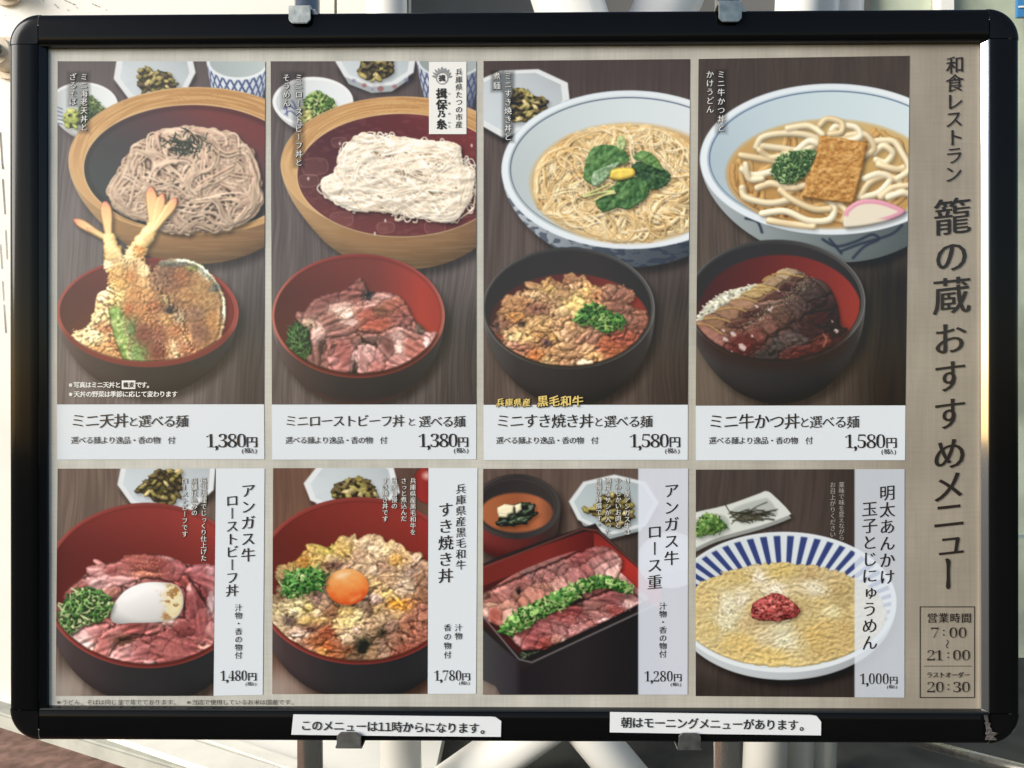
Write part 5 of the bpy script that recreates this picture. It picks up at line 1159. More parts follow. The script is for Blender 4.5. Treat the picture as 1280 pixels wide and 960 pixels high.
def panel7():
    P = Print(600, 580, 866, 874); a = Z(600, 580, 3.0964)
    wood(P, A(124, 104, 92), A(66, 54, 50), .0, 71, 2.2, .6)
    P.put(sm(740, 800, P.X) * sm(620, 660, P.Y) * .6, A(46, 42, 42)); P.put(sm(800, 850, P.Y) * sm(640, 610, P.X) * .5, A(170, 154, 142))
    d = P.part('soup_bowl', 'lidded style soup bowl, black inside and red outside'); s = P.part('miso_soup', 'orange brown soup with tofu and seaweed')
    rim, inner = a.e(140, 165, 172, 126), a.e(140, 163, 158, 112)
    bowl(P, rim, inner, a.e(135, 270, 165, 100), [(-1, A(130, 60, 54)), (-.5, A(110, 46, 44)), (.2, A(88, 40, 38)), (.7, A(60, 44, 42)), (1, A(64, 56, 52))], [(-1, A(46, 42, 42)), (0, A(52, 48, 48)), (1, A(60, 54, 52))], [(-1, A(80, 70, 68)), (0, A(52, 50, 50)), (1, A(70, 68, 66))], d, prof=.6, shadow=.5)
    P.put(np.clip(1 - abs(P.ell(a.e(140, 163, 150, 104))) / .8, 0, 1) * .3, A(120, 112, 108))
    sl = P.ell(a.e(142, 188, 140, 76)); P.put(P.cov(sl, 1.5), ramp((P.X - 646) / 45, (-1, A(170, 100, 64)), (0, A(150, 86, 56)), (.6, A(176, 104, 70)), (1, A(120, 72, 52))), s)
    H = Heap(P); lumps(H, s, a((70, 235), (80, 200), (110, 180), (150, 150), (200, 160), (210, 195), (180, 225), (120, 240)), 22, 5, [A(40, 56, 40), A(28, 40, 32), A(60, 76, 52)], 4, z=4, elong=2, fold=.7, gloss=1.0, rough=.4)
    for q in [((66, 170), (95, 155), (132, 160), (130, 190), (100, 200), (68, 195)), ((132, 160), (160, 150), (162, 178), (140, 192)), ((70, 190), (110, 195), (105, 208), (72, 206))]:
        q = a(*q); w = H.win(*bb(np.array(q))); sd = sd_poly(P.X[w], P.Y[w], np.array(q)); H.put(w, sd < 0, (9 + np.clip(-sd, 0, 2)).astype(np.float32), A(240, 234, 206), .3, s)
    H.render(amb=.52, dif=.6, spec=.4, ao=.4, aor=2.5, shadow=.3)
    d = P.part('pickle_dish', 'white eight sided dish of brown pickle')
    oct_dish(P, a((345, 145), (400, 70), (520, 42), (640, 70), (690, 150), (640, 240), (500, 275), (380, 215)), d, inner=.9, drop=9, shade=A(176, 186, 188), col=A(216, 220, 220))
    pickles(P, a((405, 180), (440, 165), (470, 130), (540, 115), (580, 130), (590, 200), (560, 240), (490, 240), (440, 195)), d, 44, 34)
    d = P.part('stacking_box', 'square lacquer box, black outside and red inside'); n = P.part('roast_beef', 'pink peppered beef slices'); g = P.part('spring_onion', 'row of chopped spring onion')
    outr = a((-60, 560), (-60, 420), (400, 245), (470, 262), (680, 470), (680, 540), (200, 775), (150, 765))
    body = a((-60, 560), (150, 765), (200, 775), (700, 535), (700, 960), (120, 960), (60, 860), (-60, 800))
    P.shade(blur(P.cov(P.poly(body, 0)), 8), .3)
    P.put(P.cov(P.poly(body, 0)), ramp((P.X - 600) / 200, (0, A(72, 70, 72)), (.22, A(54, 50, 54)), (.26, A(38, 35, 38)), (.6, A(44, 40, 42)), (1, A(34, 32, 34))), d)
    P.put(P.cov(P.poly(outr, 3)), A(44, 38, 38), d)
    inn = a((-60, 545), (-60, 425), (410, 262), (455, 272), (650, 470), (660, 520), (190, 745), (155, 735))
    P.put(P.cov(P.poly(inn, 3)), A(70, 34, 32), d)
    wl = a((-60, 420), (405, 262), (440, 268), (430, 330), (250, 380), (-60, 500)); P.put(P.cov(P.poly(wl, 0), 1), ramp((P.X - 600) / 140, (0, A(110, 44, 40)), (.6, A(120, 46, 42)), (1, A(90, 36, 34))))
    wr = a((440, 266), (460, 272), (700, 480), (700, 560), (600, 520), (440, 330)); P.put(P.cov(P.poly(wr, 0), 1), ramp((P.Y - 665) / 80, (0, A(120, 44, 40)), (.5, A(172, 56, 50)), (1, A(150, 48, 44))))
    P.line(a((-60, 428), (400, 250), (455, 258), (640, 420), (700, 470)), 1.3, A(120, 70, 62), .7, smooth=0)
    H = Heap(P); rs = np.random.RandomState(8)
    pile = a((0, 520), (60, 470), (160, 410), (330, 345), (400, 340), (520, 400), (600, 470), (650, 540), (440, 650), (220, 740), (160, 720), (60, 610))
    dome(H, pile, 3, A(120, 60, 58), n)
    RB = [A(190, 104, 102), A(160, 76, 76), A(208, 140, 134), A(116, 52, 52)]
    for k in range(9):                     # back row then front row, overlapping slices
        t = k / 8; x = 60 + t * 400; y = 560 - t * 170
        roastbeef(H, n, [(a((x - 85, y - 20), (x - 20, y - 70), (x + 60, y - 60), (x + 90, y - 10), (x + 60, y + 55), (x - 10, y + 60)), .9, 8 + (8 - k) * 2.2)], 20 + k, .5, RB)
    for k in range(8):
        t = k / 7; x = 540 - t * 340; y = 545 + t * 130
        roastbeef(H, n, [(a((x - 80, y - 30), (x - 20, y - 55), (x + 55, y - 40), (x + 95, y + 5), (x + 50, y + 35), (x - 40, y + 42)), .25, 10 + k * 2.2)], 40 + k, .55, RB)
    fluff(H, g, a((160, 755), (170, 715), (230, 700), (245, 740), (200, 752)), 60, 1.6, [A(60, 76, 60), A(90, 104, 84), A(40, 54, 44), A(160, 170, 150)], 6, 6, 'shred')
    H.render(amb=.47, dif=.62, spec=.45, pw=14, ao=.4, aor=3, soft=.55, shadow=.35, clip=P.poly(inn, 3) < 0)
    z7 = Z(600, 680, 6.4)
    f = tone(P, z7, '''110,440,100,60#a06258;180,400,90,50#b0726a;60,420,50,40#6a4a40;90,480,70,30#b48c74;110,560,50,60#a4584c;60,560,30,50#cca498;210,490,70,40#bc806e;240,560,50,60#c89c8c;290,420,40,40#8c5c50;300,310,80,60,40#945a54;380,290,60,50#a0625c;
310,380,18,50#382a26;430,400,110,60,-20#b87868;400,230,90,60,30#86605c;480,260,80,50#94625c;540,260,60,50#a46660;520,340,100,40#9c6c5c;620,330,70,50#c08c80;600,180,120,60,15#8c5c58;660,200,80,50#94605a;760,230,100,60#ac706c;800,110,110,70,25#94504e;
850,200,70,50#a05c58;900,160,80,50#a4706a;980,200,80,40#b4847e;1050,220,50,40#cca498;760,140,70,60#8c5450;350,450,60,40#b47462;330,710,80,70#9c5450;420,760,100,60#a05856;520,790,100,50#944a44;300,760,50,50#b4807c;600,780,50,40#b47c6c;680,790,60,22#e0ccc0;
520,670,80,50#a05a58;640,660,100,50#9a6460;660,560,90,60#9c4e4c;720,600,90,60#a05854;800,680,100,50#ac7470;760,540,60,60#8c4644;840,590,80,50#8c5450;880,480,100,60,20#905c56;960,560,110,50#a46e68;1000,620,70,40#c09490;1060,430,130,50,20#8c504e;
1080,540,100,50#944c48;1180,480,70,40,20#b8948e;900,640,60,40#a4605a;800,460,60,50#5a3c38;870,700,40,30#c0988e''', 1.9, 2.4, 5, 15, .2)
    regrade(P, P.id == n, f, .85, 5, .45, 1.8, .15, 1.4, 1.12)
    H = Heap(P); fluff(H, g, a((75, 640), (140, 570), (220, 530), (300, 490), (400, 445), (480, 435), (560, 455), (600, 490), (560, 500), (480, 480), (400, 500), (340, 550), (250, 590), (170, 640), (110, 660)), 360, 2.7, [A(64, 118, 56), A(92, 150, 74), A(46, 90, 44), A(140, 182, 106), A(180, 200, 140)], 8, 9, 'ring')
    H.render(amb=.5, dif=.62, spec=.35, ao=.5, aor=2, shadow=.4)
    specks(P, a((180, 470), (340, 400), (420, 420), (250, 500)), 120, .55, [A(84, 44, 40), A(232, 190, 180)], 3); specks(P, a((250, 620), (560, 540), (560, 580), (280, 690)), 160, .55, [A(84, 44, 40), A(236, 196, 186)], 4)
    P.line(a((-60, 530), (20, 600), (150, 755), (200, 768), (400, 675), (690, 540)), 1.6, A(120, 116, 118), .8, smooth=0)
    P.put(P.cov(P.ell(a.e(738, 372, 130, 108)), 1) * (P.X > 798) * .7, A(246, 248, 250)); P.put(P.cov(P.ell(a.e(735, 350, 100, 70)), 2) * (P.X > 798) * .7, A(214, 226, 222))
    P.put(sm(797, 798.5, P.X) * .89, A(222, 226, 236))   # caption strip printed half clear over the picture
    return P
def panel8():
    P = Print(866, 582, 1135, 876); a = Z(865, 580, 3.0964)
    wood(P, A(98, 84, 76), A(54, 48, 46), .0, 81, 2.6, .5)
    P.shade(sm(830, 860, P.Y) + sm(1000, 1060, P.X) * .6, .25)
    d = P.part('condiment_tray', 'long white tray with two wells of spring onion and seaweed')
    q = a((-60, 250), (-30, 200), (130, 160), (250, 118), (290, 105), (325, 130), (378, 185), (370, 200), (260, 240), (100, 285), (0, 330), (-60, 340))
    P.shade(blur(shift(P.cov(P.poly(q, 4)), 3, 6), 4), .5); P.put(P.cov(P.poly(np.array(q) + [0, 5], 4)), A(150, 152, 146), d); P.put(P.cov(P.poly(q, 4)), A(214, 216, 208), d)
    P.put(P.cov(P.poly(a((150, 180), (270, 135), (300, 140), (330, 185), (310, 205), (200, 235)), 4), 1.5), A(178, 182, 174)); P.put(P.cov(P.poly(a((-30, 230), (110, 195), (140, 245), (30, 285), (-30, 290)), 4), 1.5), A(178, 182, 174))
    H = Heap(P); fluff(H, d, a((10, 265), (30, 210), (70, 190), (110, 215), (135, 245), (80, 270), (20, 280)), 130, 2.4, [A(80, 120, 60), A(110, 150, 84), A(60, 96, 50), A(160, 186, 120)], 5, 7, 'ring'); H.render(shadow=.3)
    rs = np.random.RandomState(3)
    for k in range(60):
        x, y = a((rs.uniform(160, 300), rs.uniform(180, 222)))[0]; t = rs.uniform(-.7, .5); L = rs.uniform(5, 13)
        P.line([(x - L * math.cos(t), y - L * .6 * math.sin(t)), (x + rs.randn(), y + rs.randn() - 1), (x + L * math.cos(t), y + L * .6 * math.sin(t))], 1.1, [A(62, 60, 48), A(84, 80, 64), A(46, 44, 38)][k % 3], .6, d, 4)
    P.line(a((125, 150), (150, 190), (190, 225)), 1.2, A(60, 58, 48), .6, d); P.line(a((210, 190), (250, 165), (290, 148)), 1.2, A(60, 58, 48), .6, d)
    d = P.part('noodle_bowl', 'wide white bowl with dark blue stripes inside'); n = P.part('egg_noodles', 'egg drop noodles in thick broth'); r = P.part('cod_roe', 'mound of red cod roe')
    rim, inner = a.e(355, 535, 436, 272), a.e(355, 530, 426, 262)
    so, si, ui, vi = bowl(P, rim, inner, a.e(360, 640, 330, 176), [(-1, A(200, 204, 206)), (0, A(190, 194, 196)), (1, A(150, 154, 158))], [(-1, A(206, 212, 214)), (0, A(216, 222, 224)), (1, A(220, 226, 228))], [(-1, A(226, 230, 232)), (1, A(226, 230, 232))], d, prof=.5, shadow=.5)
    liq = a.e(350, 585, 400, 202)
    cx, cy = a((355, 640))[0]; ang = np.arctan2((P.Y - cy) * 1.5, P.X - cx); nst = 64; ph = (ang / (2 * math.pi) * nst) % 1
    rr = np.hypot((P.X - cx), (P.Y - cy) * 1.5); wid = .15 + .10 * sm(60, 135, rr)
    st = sm(wid + .05, wid - .05, abs(ph - .5)) * P.cov(si + 3.2, .8)
    P.put(st * .93, A(46, 58, 112), d)
    dsl = np.clip(1 - abs(P.ell(a.e(350, 600, 415, 205)) + 1) / 1, 0, 1)
    sl = P.ell(liq) + (fbm(P.X / 5, P.Y / 5, 3, 3) - .5) * 7
    H = Heap(P); w = H.win(P.x0, P.y0, P.x0 + P.W / SS, P.y0 + P.H / SS); X, Y = P.X, P.Y
    wx = X + 9 * (fbm(X / 14, Y / 10, 2, 2) - .5); wy = Y + 9 * (fbm(X / 14, Y / 10, 5, 2) - .5)
    f1 = fbm(wx / 13, wy / 6.5, 21, 4); f2 = 1 - abs(2 * fbm(wx / 8, wy / 4.5, 25, 3) - 1); pale = sm(.56, .68, fbm(X / 26, Y / 14, 31, 3))
    col = ramp(f1 * .6 + f2 * .4, (.4, A(190, 154, 84)), (.6, A(222, 190, 112)), (.8, A(238, 214, 146))); col = col * (1 - .6 * pale[..., None]) + A(232, 222, 190) * (.6 * pale)[..., None]
    H.put(w, sl < 0, (f1 * 7 + f2 * 4 + np.clip(-sl, 0, 3)).astype(np.float32), col, .5, n)
    lumps(H, n, a((20, 560), (100, 460), (300, 400), (500, 430), (640, 520), (690, 600), (600, 700), (400, 775), (200, 740), (60, 660)), 260, 6, [A(230, 200, 122), A(238, 214, 142), A(218, 184, 104), A(226, 210, 160)], 6, z=3, elong=1.9, fold=.6, gloss=.5, rough=.55, base=A(214, 180, 104), flat=1.0, noise_col=.15)
    st_ = [c for c in []]; rs = np.random.RandomState(12); ps = []; zz = []; cc = []
    for (x, y, th, m) in [(150, 560, 1.2, 26), (130, 600, 1.0, 20), (330, 640, -.6, 34), (380, 680, -.5, 26), (480, 480, .5, 24), (260, 440, .2, 16), (300, 490, .8, 14)]:
        for k in range(m):
            px, py = a((x + rs.randn() * 34, y + rs.randn() * 22))[0]; t = th + rs.randn() * .25; L = rs.uniform(6, 14)
            c = cat([(px - L * math.cos(t), py - L * .7 * math.sin(t)), (px + rs.randn() * 2, py + rs.randn() * 2), (px + L * math.cos(t), py + L * .7 * math.sin(t))], 14, False); ps.append(c); zz.append(np.full(len(c), 9.2) + np.sin(np.linspace(0, 5, len(c)) + k) * 2); cc.append(A(238, 224, 184) * rs.uniform(.92, 1.03))
    H.strands(ps, zz, 1.0, cc, .4, n)
    H.render(amb=.55, dif=.52, spec=.3, pw=14, ao=.28, aor=2.6, soft=.5, melt=.45, shadow=0, sub=(.6, 1, 1.6), clip=P.ell(a.e(355, 530, 420, 258)) < 0)
    z8 = Z(868, 690, 6.337)
    f = tone(P, z8, '''260,430,50,80#d6ccac;240,560,60,90,40#d2caa4;380,370,40,50#d8ccb2;510,200,40,40#dccfb8;640,300,50,40#e0d4c0;700,600,100,50,-30#ccc096;700,700,90,60#d4ccaa;560,680,80,50#ccb890;950,290,80,50,30#d4c8aa;1080,460,60,40#d8cc9a;
400,730,120,60#d2b066;600,820,100,50#d4b464;950,640,80,60#caa65c;300,720,70,50#d0b068;850,420,60,40#b89c62;900,180,60,40#b89862;700,150,100,40#c8ac62;200,230,100,40#ccb270;100,400,80,60#ccb070;1150,350,70,60#ae925c;1200,600,50,100#be9e60;
1000,780,60,30#be9e5c;450,560,80,40#bea070;150,620,80,60#caae6a;500,450,70,40#c4a668;820,560,70,50#c4a868;1050,600,60,50#c8a864;350,200,90,40#c6aa66;1000,400,70,50#c6aa6a;600,420,60,40#c0a268;1350,500,90,120#c8b070;1500,520,120,120#c8b070''', 1.5, 3, 6, 17, .08)
    regrade(P, P.id == n, f * .88 + A(236, 226, 196) * .12, .85, 4.0, .6, 1.55, .1, 1.1, 1.06)
    H = Heap(P); lumps(H, r, a((232, 590), (238, 540), (290, 510), (330, 500), (370, 520), (412, 555), (405, 590), (340, 606), (270, 605)), 150, 2.3, [A(190, 92, 90), A(172, 74, 76), A(204, 116, 110), A(156, 62, 66)], 8, z=9, elong=1.2, fold=.6, gloss=.5, rough=.7); H.render(amb=.5, dif=.6, spec=.35, ao=.4, aor=2, shadow=.3)
    P.put(sm(1067.5, 1068.8, P.X) * .82, A(222, 228, 236))
    return P
# ---------------------------------------------------------------- the printed poster
GAIN, REFL = np.array([1.07, 1.05, 1.03]), .012                    # what white print sends back per unit of its own colour, and the film's gloss
PD = .0075                                 # depth of the poster sheet
def ink(c): return np.clip((lin(c) - REFL) / GAIN, .004, .9)

def print_mat(name, attr=None, col=None):
    m = bpy.data.materials.new(name); m.use_nodes = True; t = m.node_tree; b = t.nodes['Principled BSDF']
    b.inputs['Roughness'].default_value = .55; b.inputs['Specular IOR Level'].default_value = .2
    b.inputs['Coat Weight'].default_value = .85; b.inputs['Coat Roughness'].default_value = .09; b.inputs['Coat IOR'].default_value = 1.45
    n = t.nodes.new('ShaderNodeTexNoise'); n.inputs['Scale'].default_value = 7; u = t.nodes.new('ShaderNodeBump'); u.inputs['Strength'].default_value = .05; u.inputs['Distance'].default_value = .004
    tc = t.nodes.new('ShaderNodeTexCoord'); t.links.new(tc.outputs['Object'], n.inputs['Vector']); t.links.new(n.outputs['Fac'], u.inputs['Height']); t.links.new(u.outputs['Normal'], b.inputs['Coat Normal'])
    if attr:
        a = t.nodes.new('ShaderNodeAttribute'); a.attribute_name = attr; t.links.new(a.outputs['Color'], b.inputs['Base Color'])
    else: b.inputs['Base Color'].default_value = (*ink(col), 1)
    return m
M_print = print_mat('colour_print', attr='ink')
M_caption = print_mat('white_caption_print', col=A(221, 226, 230))
M_dark = print_mat('dark_brown_lettering', col=A(50, 45, 42))
M_whitel = print_mat('white_lettering', col=A(238, 236, 230))
M_greyl = print_mat('grey_lettering', col=A(168, 162, 156))
M_gold = print_mat('gold_lettering', col=A(232, 204, 120))
M_edge = print_mat('dark_lettering_edge', col=A(58, 50, 44))

# the paper: pale linen weave at the left turning to tan at the heading column
M_paper = print_mat('linen_pattern_print', col=A(200, 195, 188)); t = M_paper.node_tree; b = t.nodes['Principled BSDF']
tc = t.nodes.new('ShaderNodeTexCoord'); sx = t.nodes.new('ShaderNodeSeparateXYZ'); t.links.new(tc.outputs['Object'], sx.inputs[0])
mr = t.nodes.new('ShaderNodeMapRange'); mr.inputs['From Min'].default_value = -.42; mr.inputs['From Max'].default_value = .42; t.links.new(sx.outputs['X'], mr.inputs['Value'])
rp = t.nodes.new('ShaderNodeValToRGB'); rp.color_ramp.elements[0].color = (*ink(A(208, 205, 194)), 1); rp.color_ramp.elements[1].color = (*ink(A(158, 148, 132)), 1)
for pos, c in ((.55, A(198, 194, 182)), (.80, A(184, 177, 163)), (.90, A(164, 154, 139))):
    e = rp.color_ramp.elements.new(pos); e.color = (*ink(c), 1)
t.links.new(mr.outputs['Result'], rp.inputs['Fac'])
last = rp.outputs['Color']
for sc_, amt, dt in (((420, 1, 14), .07, 3), ((22, 1, 420), .05, 3), ((34, 1, 12), .14, 5), ((5, 1, 4), .08, 2)):
    mp = t.nodes.new('ShaderNodeMapping'); mp.inputs['Scale'].default_value = sc_; n = t.nodes.new('ShaderNodeTexNoise'); n.inputs['Scale'].default_value = 1; n.inputs['Detail'].default_value = dt
    t.links.new(tc.outputs['Object'], mp.inputs['Vector']); t.links.new(mp.outputs['Vector'], n.inputs['Vector'])
    r2 = t.nodes.new('ShaderNodeMapRange'); r2.inputs['From Min'].default_value = .3; r2.inputs['From Max'].default_value = .7; r2.inputs['To Min'].default_value = 1 - amt; r2.inputs['To Max'].default_value = 1 + amt * .6
    t.links.new(n.outputs['Fac'], r2.inputs['Value'])
    vm = t.nodes.new('ShaderNodeVectorMath'); vm.operation = 'MULTIPLY'; t.links.new(last, vm.inputs[0]); t.links.new(r2.outputs['Result'], vm.inputs[1]); last = vm.outputs['Vector']
t.links.new(last, b.inputs['Base Color'])

po = thing('menu_poster', 'printed Japanese menu poster with eight dish photos and a tan heading strip', 'poster', (0, PD, BZ - .29))
bm = bmesh.new(); box(bm, -.4175, .4175, PD, PD + .0008, BZ - .2945, BZ + .2945); from_bm('paper_sheet', bm, M_paper, po)

# ---- lettering: outlines of the built-in font, weighted like brush or Mincho lettering
_gl = {}
def glyph(ch):
    if ch not in _gl:
        c = bpy.data.curves.new('glyph', 'FONT'); c.body = ch; c.size = 1; c.resolution_u = 3
        o = bpy.data.objects.new('glyph', c); COL.objects.link(o); bpy.context.view_layer.update()
        me = bpy.data.meshes.new_from_object(o.evaluated_get(bpy.context.evaluated_depsgraph_get()))
        n = len(me.vertices); v = np.zeros(n * 3, np.float32); me.vertices.foreach_get('co', v); v = v.reshape(-1, 3)[:, :2].copy()
        fs = [tuple(p.vertices) for p in me.polygons]
        bpy.data.objects.remove(o); bpy.data.curves.remove(c); bpy.data.meshes.remove(me)
        # weld coincident points, then find outward normals of the outline
        key = {}; idx = []
        pts = []
        for p in v:
            k = (round(float(p[0]), 5), round(float(p[1]), 5))
            if k not in key: key[k] = len(pts); pts.append(p)
            idx.append(key[k])
        v = np.array(pts, np.float32) if pts else np.zeros((0, 2), np.float32); F = []
        for f in fs:
            g_ = [idx[i] for i in f]; g_ = [a for i, a in enumerate(g_) if a != g_[i - 1]]
            if len(set(g_)) >= 3: F.append(tuple(g_))
        cnt = {}
        for f in F:
            a = sum(v[f[i - 1]][0] * v[f[i]][1] - v[f[i]][0] * v[f[i - 1]][1] for i in range(len(f)))
            ff = f if a > 0 else f[::-1]
            for i in range(len(ff)):
                e = (ff[i - 1], ff[i]); 
                if (e[1], e[0]) in cnt: del cnt[(e[1], e[0])]
                else: cnt[e] = 1
        nn = np.zeros_like(v)
        for a, b_ in cnt:
            d = v[b_] - v[a]; L = np.hypot(*d) + 1e-9; q = np.array([d[1], -d[0]]) / L; nn[a] += q; nn[b_] += q
        nn /= (np.linalg.norm(nn, axis=1, keepdims=True) + 1e-9)
        _gl[ch] = (v, nn, F)
    return _gl[ch]

ROT_V = 'ー〜（）'
SMALL = 'ゅュっょゃッャ'
class Ink:
    """collects lettering placed in picture positions and lays it flat on a sheet"""
    def __init__(s, Y): s.Y = Y; s.V = []; s.F = []; s.M = []; s.n = 0
    def put(s, ch, xc, yc, size, wx=.02, wy=.008, sxx=1.0, slant=.06, rot=0., mi=0, dy=0., box_fit=None, jit=.012):
        if ch in ' 　': return
        v, nn, F = glyph(ch)
        if len(v) == 0: return
        w = .45 + 1.1 * vnoise(v[:, 0] * 3 + ord(ch) % 97, v[:, 1] * 3, 3)[:, None]   # brush pressure
        p = v + nn * np.array([wx, wy], np.float32) * w
        lo, hi = v.min(0), v.max(0)
        if box_fit: c = (lo + hi) / 2
        else: c = np.array([.5 if hi[0] > .62 or ord(ch) > 0x2fff else (lo[0] + hi[0]) / 2, .38])
        if ch in '、。，．': c = np.array([.42, .42]) if not box_fit else c
        p = p - c; p[:, 0] *= sxx
        p[:, 1] += slant * p[:, 0]
        if rot:
            cs, sn = math.cos(rot), math.sin(rot); p = np.stack([p[:, 0] * cs - p[:, 1] * sn, p[:, 0] * sn + p[:, 1] * cs], 1)
        X = xc + p[:, 0] * size; Y_ = yc - p[:, 1] * size
        y = s.Y - dy
        for a, b_ in zip(X, Y_): s.V.append(at(float(a), float(b_), y))
        for f in F: s.F.append(tuple(i + s.n for i in f)); s.M.append(mi)
        s.n += len(v)
    def row(s, text, x0, x1, y0, size, y1=None, wide=None, **k):   # centres spread from the left edge to the right edge
        n = len(text); y1 = y0 if y1 is None else y1; ws = [(wide or {}).get(c, 1.) for c in text]; pit = (x1 - x0) / sum(ws)
        for i, ch in enumerate(text):
            z = size * (.9 if ch in SMALL else 1); s.put(ch, x0 + pit * (sum(ws[:i]) + ws[i] / 2), y0 + (y1 - y0) * (i + .5) / n + (size * .08 if ch in SMALL else 0), z, **k)
    def col(s, text, xc, y0, y1, size, **k):            # first and last centres
        n = len(text); pit = (y1 - y0) / max(1, n - 1)
        for i, ch in enumerate(text):
            y = y0 + pit * i
            if ch in ROT_V: s.put(ch, xc, y, size, rot=-math.pi / 2, box_fit=True, **{**k, 'slant': 0})
            elif ch in SMALL: s.put(ch, xc + size * .06, y - size * .04, size * .95, **k)
            elif ch in '、。': s.put(ch, xc + size * .3, y - size * .3, size, **k)
            else: s.put(ch, xc, y, size, **k)
    def rect(s, x0, y0, x1, y1, mi=0, dy=0.):
        for x, y in ((x0, y0), (x1, y0), (x1, y1), (x0, y1)): s.V.append(at(x, y, s.Y - dy))
        s.F.append(tuple(range(s.n, s.n + 4))); s.M.append(mi); s.n += 4
    def poly(s, pts, mi=0, dy=0.):
        for x, y in pts: s.V.append(at(float(x), float(y), s.Y - dy))
        s.F.append(tuple(range(s.n, s.n + len(pts)))); s.M.append(mi); s.n += len(pts)
    def build(s, name, mats, parent, label=None):
        me = bpy.data.meshes.new(name); me.from_pydata([tuple(v) for v in s.V], [], s.F)
        for m in mats: me.materials.append(m)
        me.polygons.foreach_set('material_index', s.M); me.update()
        bm = bmesh.new(); bm.from_mesh(me)
        for f in bm.faces: f.normal_update()
        fl = [f for f in bm.faces if f.normal.y > 0]; bmesh.ops.reverse_faces(bm, faces=fl); bm.to_mesh(me); bm.free()
        o = link(name, me, parent)
        if label: o['label'] = label
        return o

# ---- photographs: fine flat quad grids, one mesh for every dish shown
L1, L2 = PD - .0004, PD - .0009            # depth of the pictures, of the lettering
def sample(P, x, y):
    u = (x - P.x0) * SS - .5; v = (y - P.y0) * SS - .5
    i = np.clip(np.floor(u).astype(int), 0, P.W - 2); j = np.clip(np.floor(v).astype(int), 0, P.H - 2); fu = np.clip(u - i, 0, 1)[..., None]; fv = np.clip(v - j, 0, 1)[..., None]
    c = P.c; return (c[j, i] * (1 - fu) + c[j, i + 1] * fu) * (1 - fv) + (c[j + 1, i] * (1 - fu) + c[j + 1, i + 1] * fu) * fv

def photo(P, quad, label, parent, step=.8, soft=.55, fade=None):
    """quad: picture corners TL TR BR BL"""
    P.c = blur(P.c, soft) * .5 + P.c * .5
    (ax, ay), (bx, by), (cx, cy), (dx, dy) = quad
    nx = int(max(bx - ax, cx - dx) / step); ny = int(max(dy - ay, cy - by) / step)
    s, t_ = np.meshgrid(np.linspace(0, 1, nx + 1), np.linspace(0, 1, ny + 1))
    X = (ax * (1 - s) + bx * s) * (1 - t_) + (dx * (1 - s) + cx * s) * t_; Y = (ay * (1 - s) + by * s) * (1 - t_) + (dy * (1 - s) + cy * s) * t_
    C = ink(np.clip(sample(P, X, Y), 0, 1)).astype(np.float32)
    D = np.array(AHEAD)[None, None] + np.array(RIGHT) * ((X - 640) / F_PX)[..., None] + np.array(DOWN) * ((Y - 480) / F_PX)[..., None]
    W_ = np.array(CAM) + D * ((L1 - CAM.y) / D[..., 1])[..., None]
    xm = (X[:-1, :-1] + X[1:, 1:]) / 2; ym = (Y[:-1, :-1] + Y[1:, 1:]) / 2
    ID = P.id[np.clip(((ym - P.y0) * SS).astype(int), 0, P.H - 1), np.clip(((xm - P.x0) * SS).astype(int), 0, P.W - 1)]
    lab = ID
    base = None; out = {}
    vid = np.arange((nx + 1) * (ny + 1)).reshape(ny + 1, nx + 1)
    Q = np.stack([vid[:-1, :-1], vid[1:, :-1], vid[1:, 1:], vid[:-1, 1:]], -1)
    lab = lab.copy(); full = Q.reshape(-1, 4)
    order = [0] + [k for k in range(1, len(P.names)) if (lab == k).sum() > 0]
    for k in order:
        q = full if k == 0 else Q[lab == k]
        if len(q) == 0: continue
        used, inv = np.unique(q.ravel(), return_inverse=True)
        me = bpy.data.meshes.new(P.names[k]); me.vertices.add(len(used)); co = W_.reshape(-1, 3)[used].astype(np.float32); co[:, 1] -= 0 if k == 0 else .00012; me.vertices.foreach_set('co', co.ravel())
        me.loops.add(len(q) * 4); me.loops.foreach_set('vertex_index', inv.astype(np.int32).ravel())
        me.polygons.add(len(q)); me.polygons.foreach_set('loop_start', np.arange(len(q), dtype=np.int32) * 4)
        me.update(calc_edges=True)
        at_ = me.color_attributes.new('ink', 'FLOAT_COLOR', 'POINT'); cc = np.ones((len(used), 4), np.float32); cc[:, :3] = C.reshape(-1, 3)[used]; at_.data.foreach_set('color', cc.ravel())
        if k == 0:
            base = link('dish_photo', me, parent, M_print); base['label'] = label
        else:
            o = link(P.names[k], me, base, M_print); o['label'] = P.labels[k]
            base.update_tag() if False else None
            o.matrix_parent_inverse = Matrix.Identity(4)
            out[P.names[k]] = o
    return base, out

def caption(quad, parent):
    k = Ink(L1); k.poly(quad); return k.build('caption_panel', [M_caption], parent)

def price(parent, digits, x0, x1, ytop, ybot, yen, tax):
    k = Ink(L2); m = {c: chr(0x1D7CE + int(c)) for c in '0123456789'}
    h = (ybot - ytop) / .733; nd = sum(c != ',' for c in digits); w = (x1 - x0) / (nd + .32); x = x0
    for c in digits:
        if c == ',': k.put(',', x + w * .16, ybot + h * .02, h * .95, wx=.016, wy=.012, slant=0, box_fit=True); x += w * .32
        else: k.put(m[c], x + w / 2, (ytop + ybot) / 2, h, wx=-.02, wy=-.018, sxx=.86 * w / (h * .47) if w < h * .47 else 1.0, slant=0, box_fit=True); x += w
    yw = yen[1] - yen[0]; k.put('円', (yen[0] + yen[1]) / 2, ybot - yw * .5, yw * 1.1, wx=.028, wy=-.004, slant=0, box_fit=True)
    k.row('(税込)', tax[0], tax[1], tax[2], (tax[1] - tax[0]) / 3.1, wx=.02, wy=.008, slant=0)
    k.build('price', [M_dark], parent)

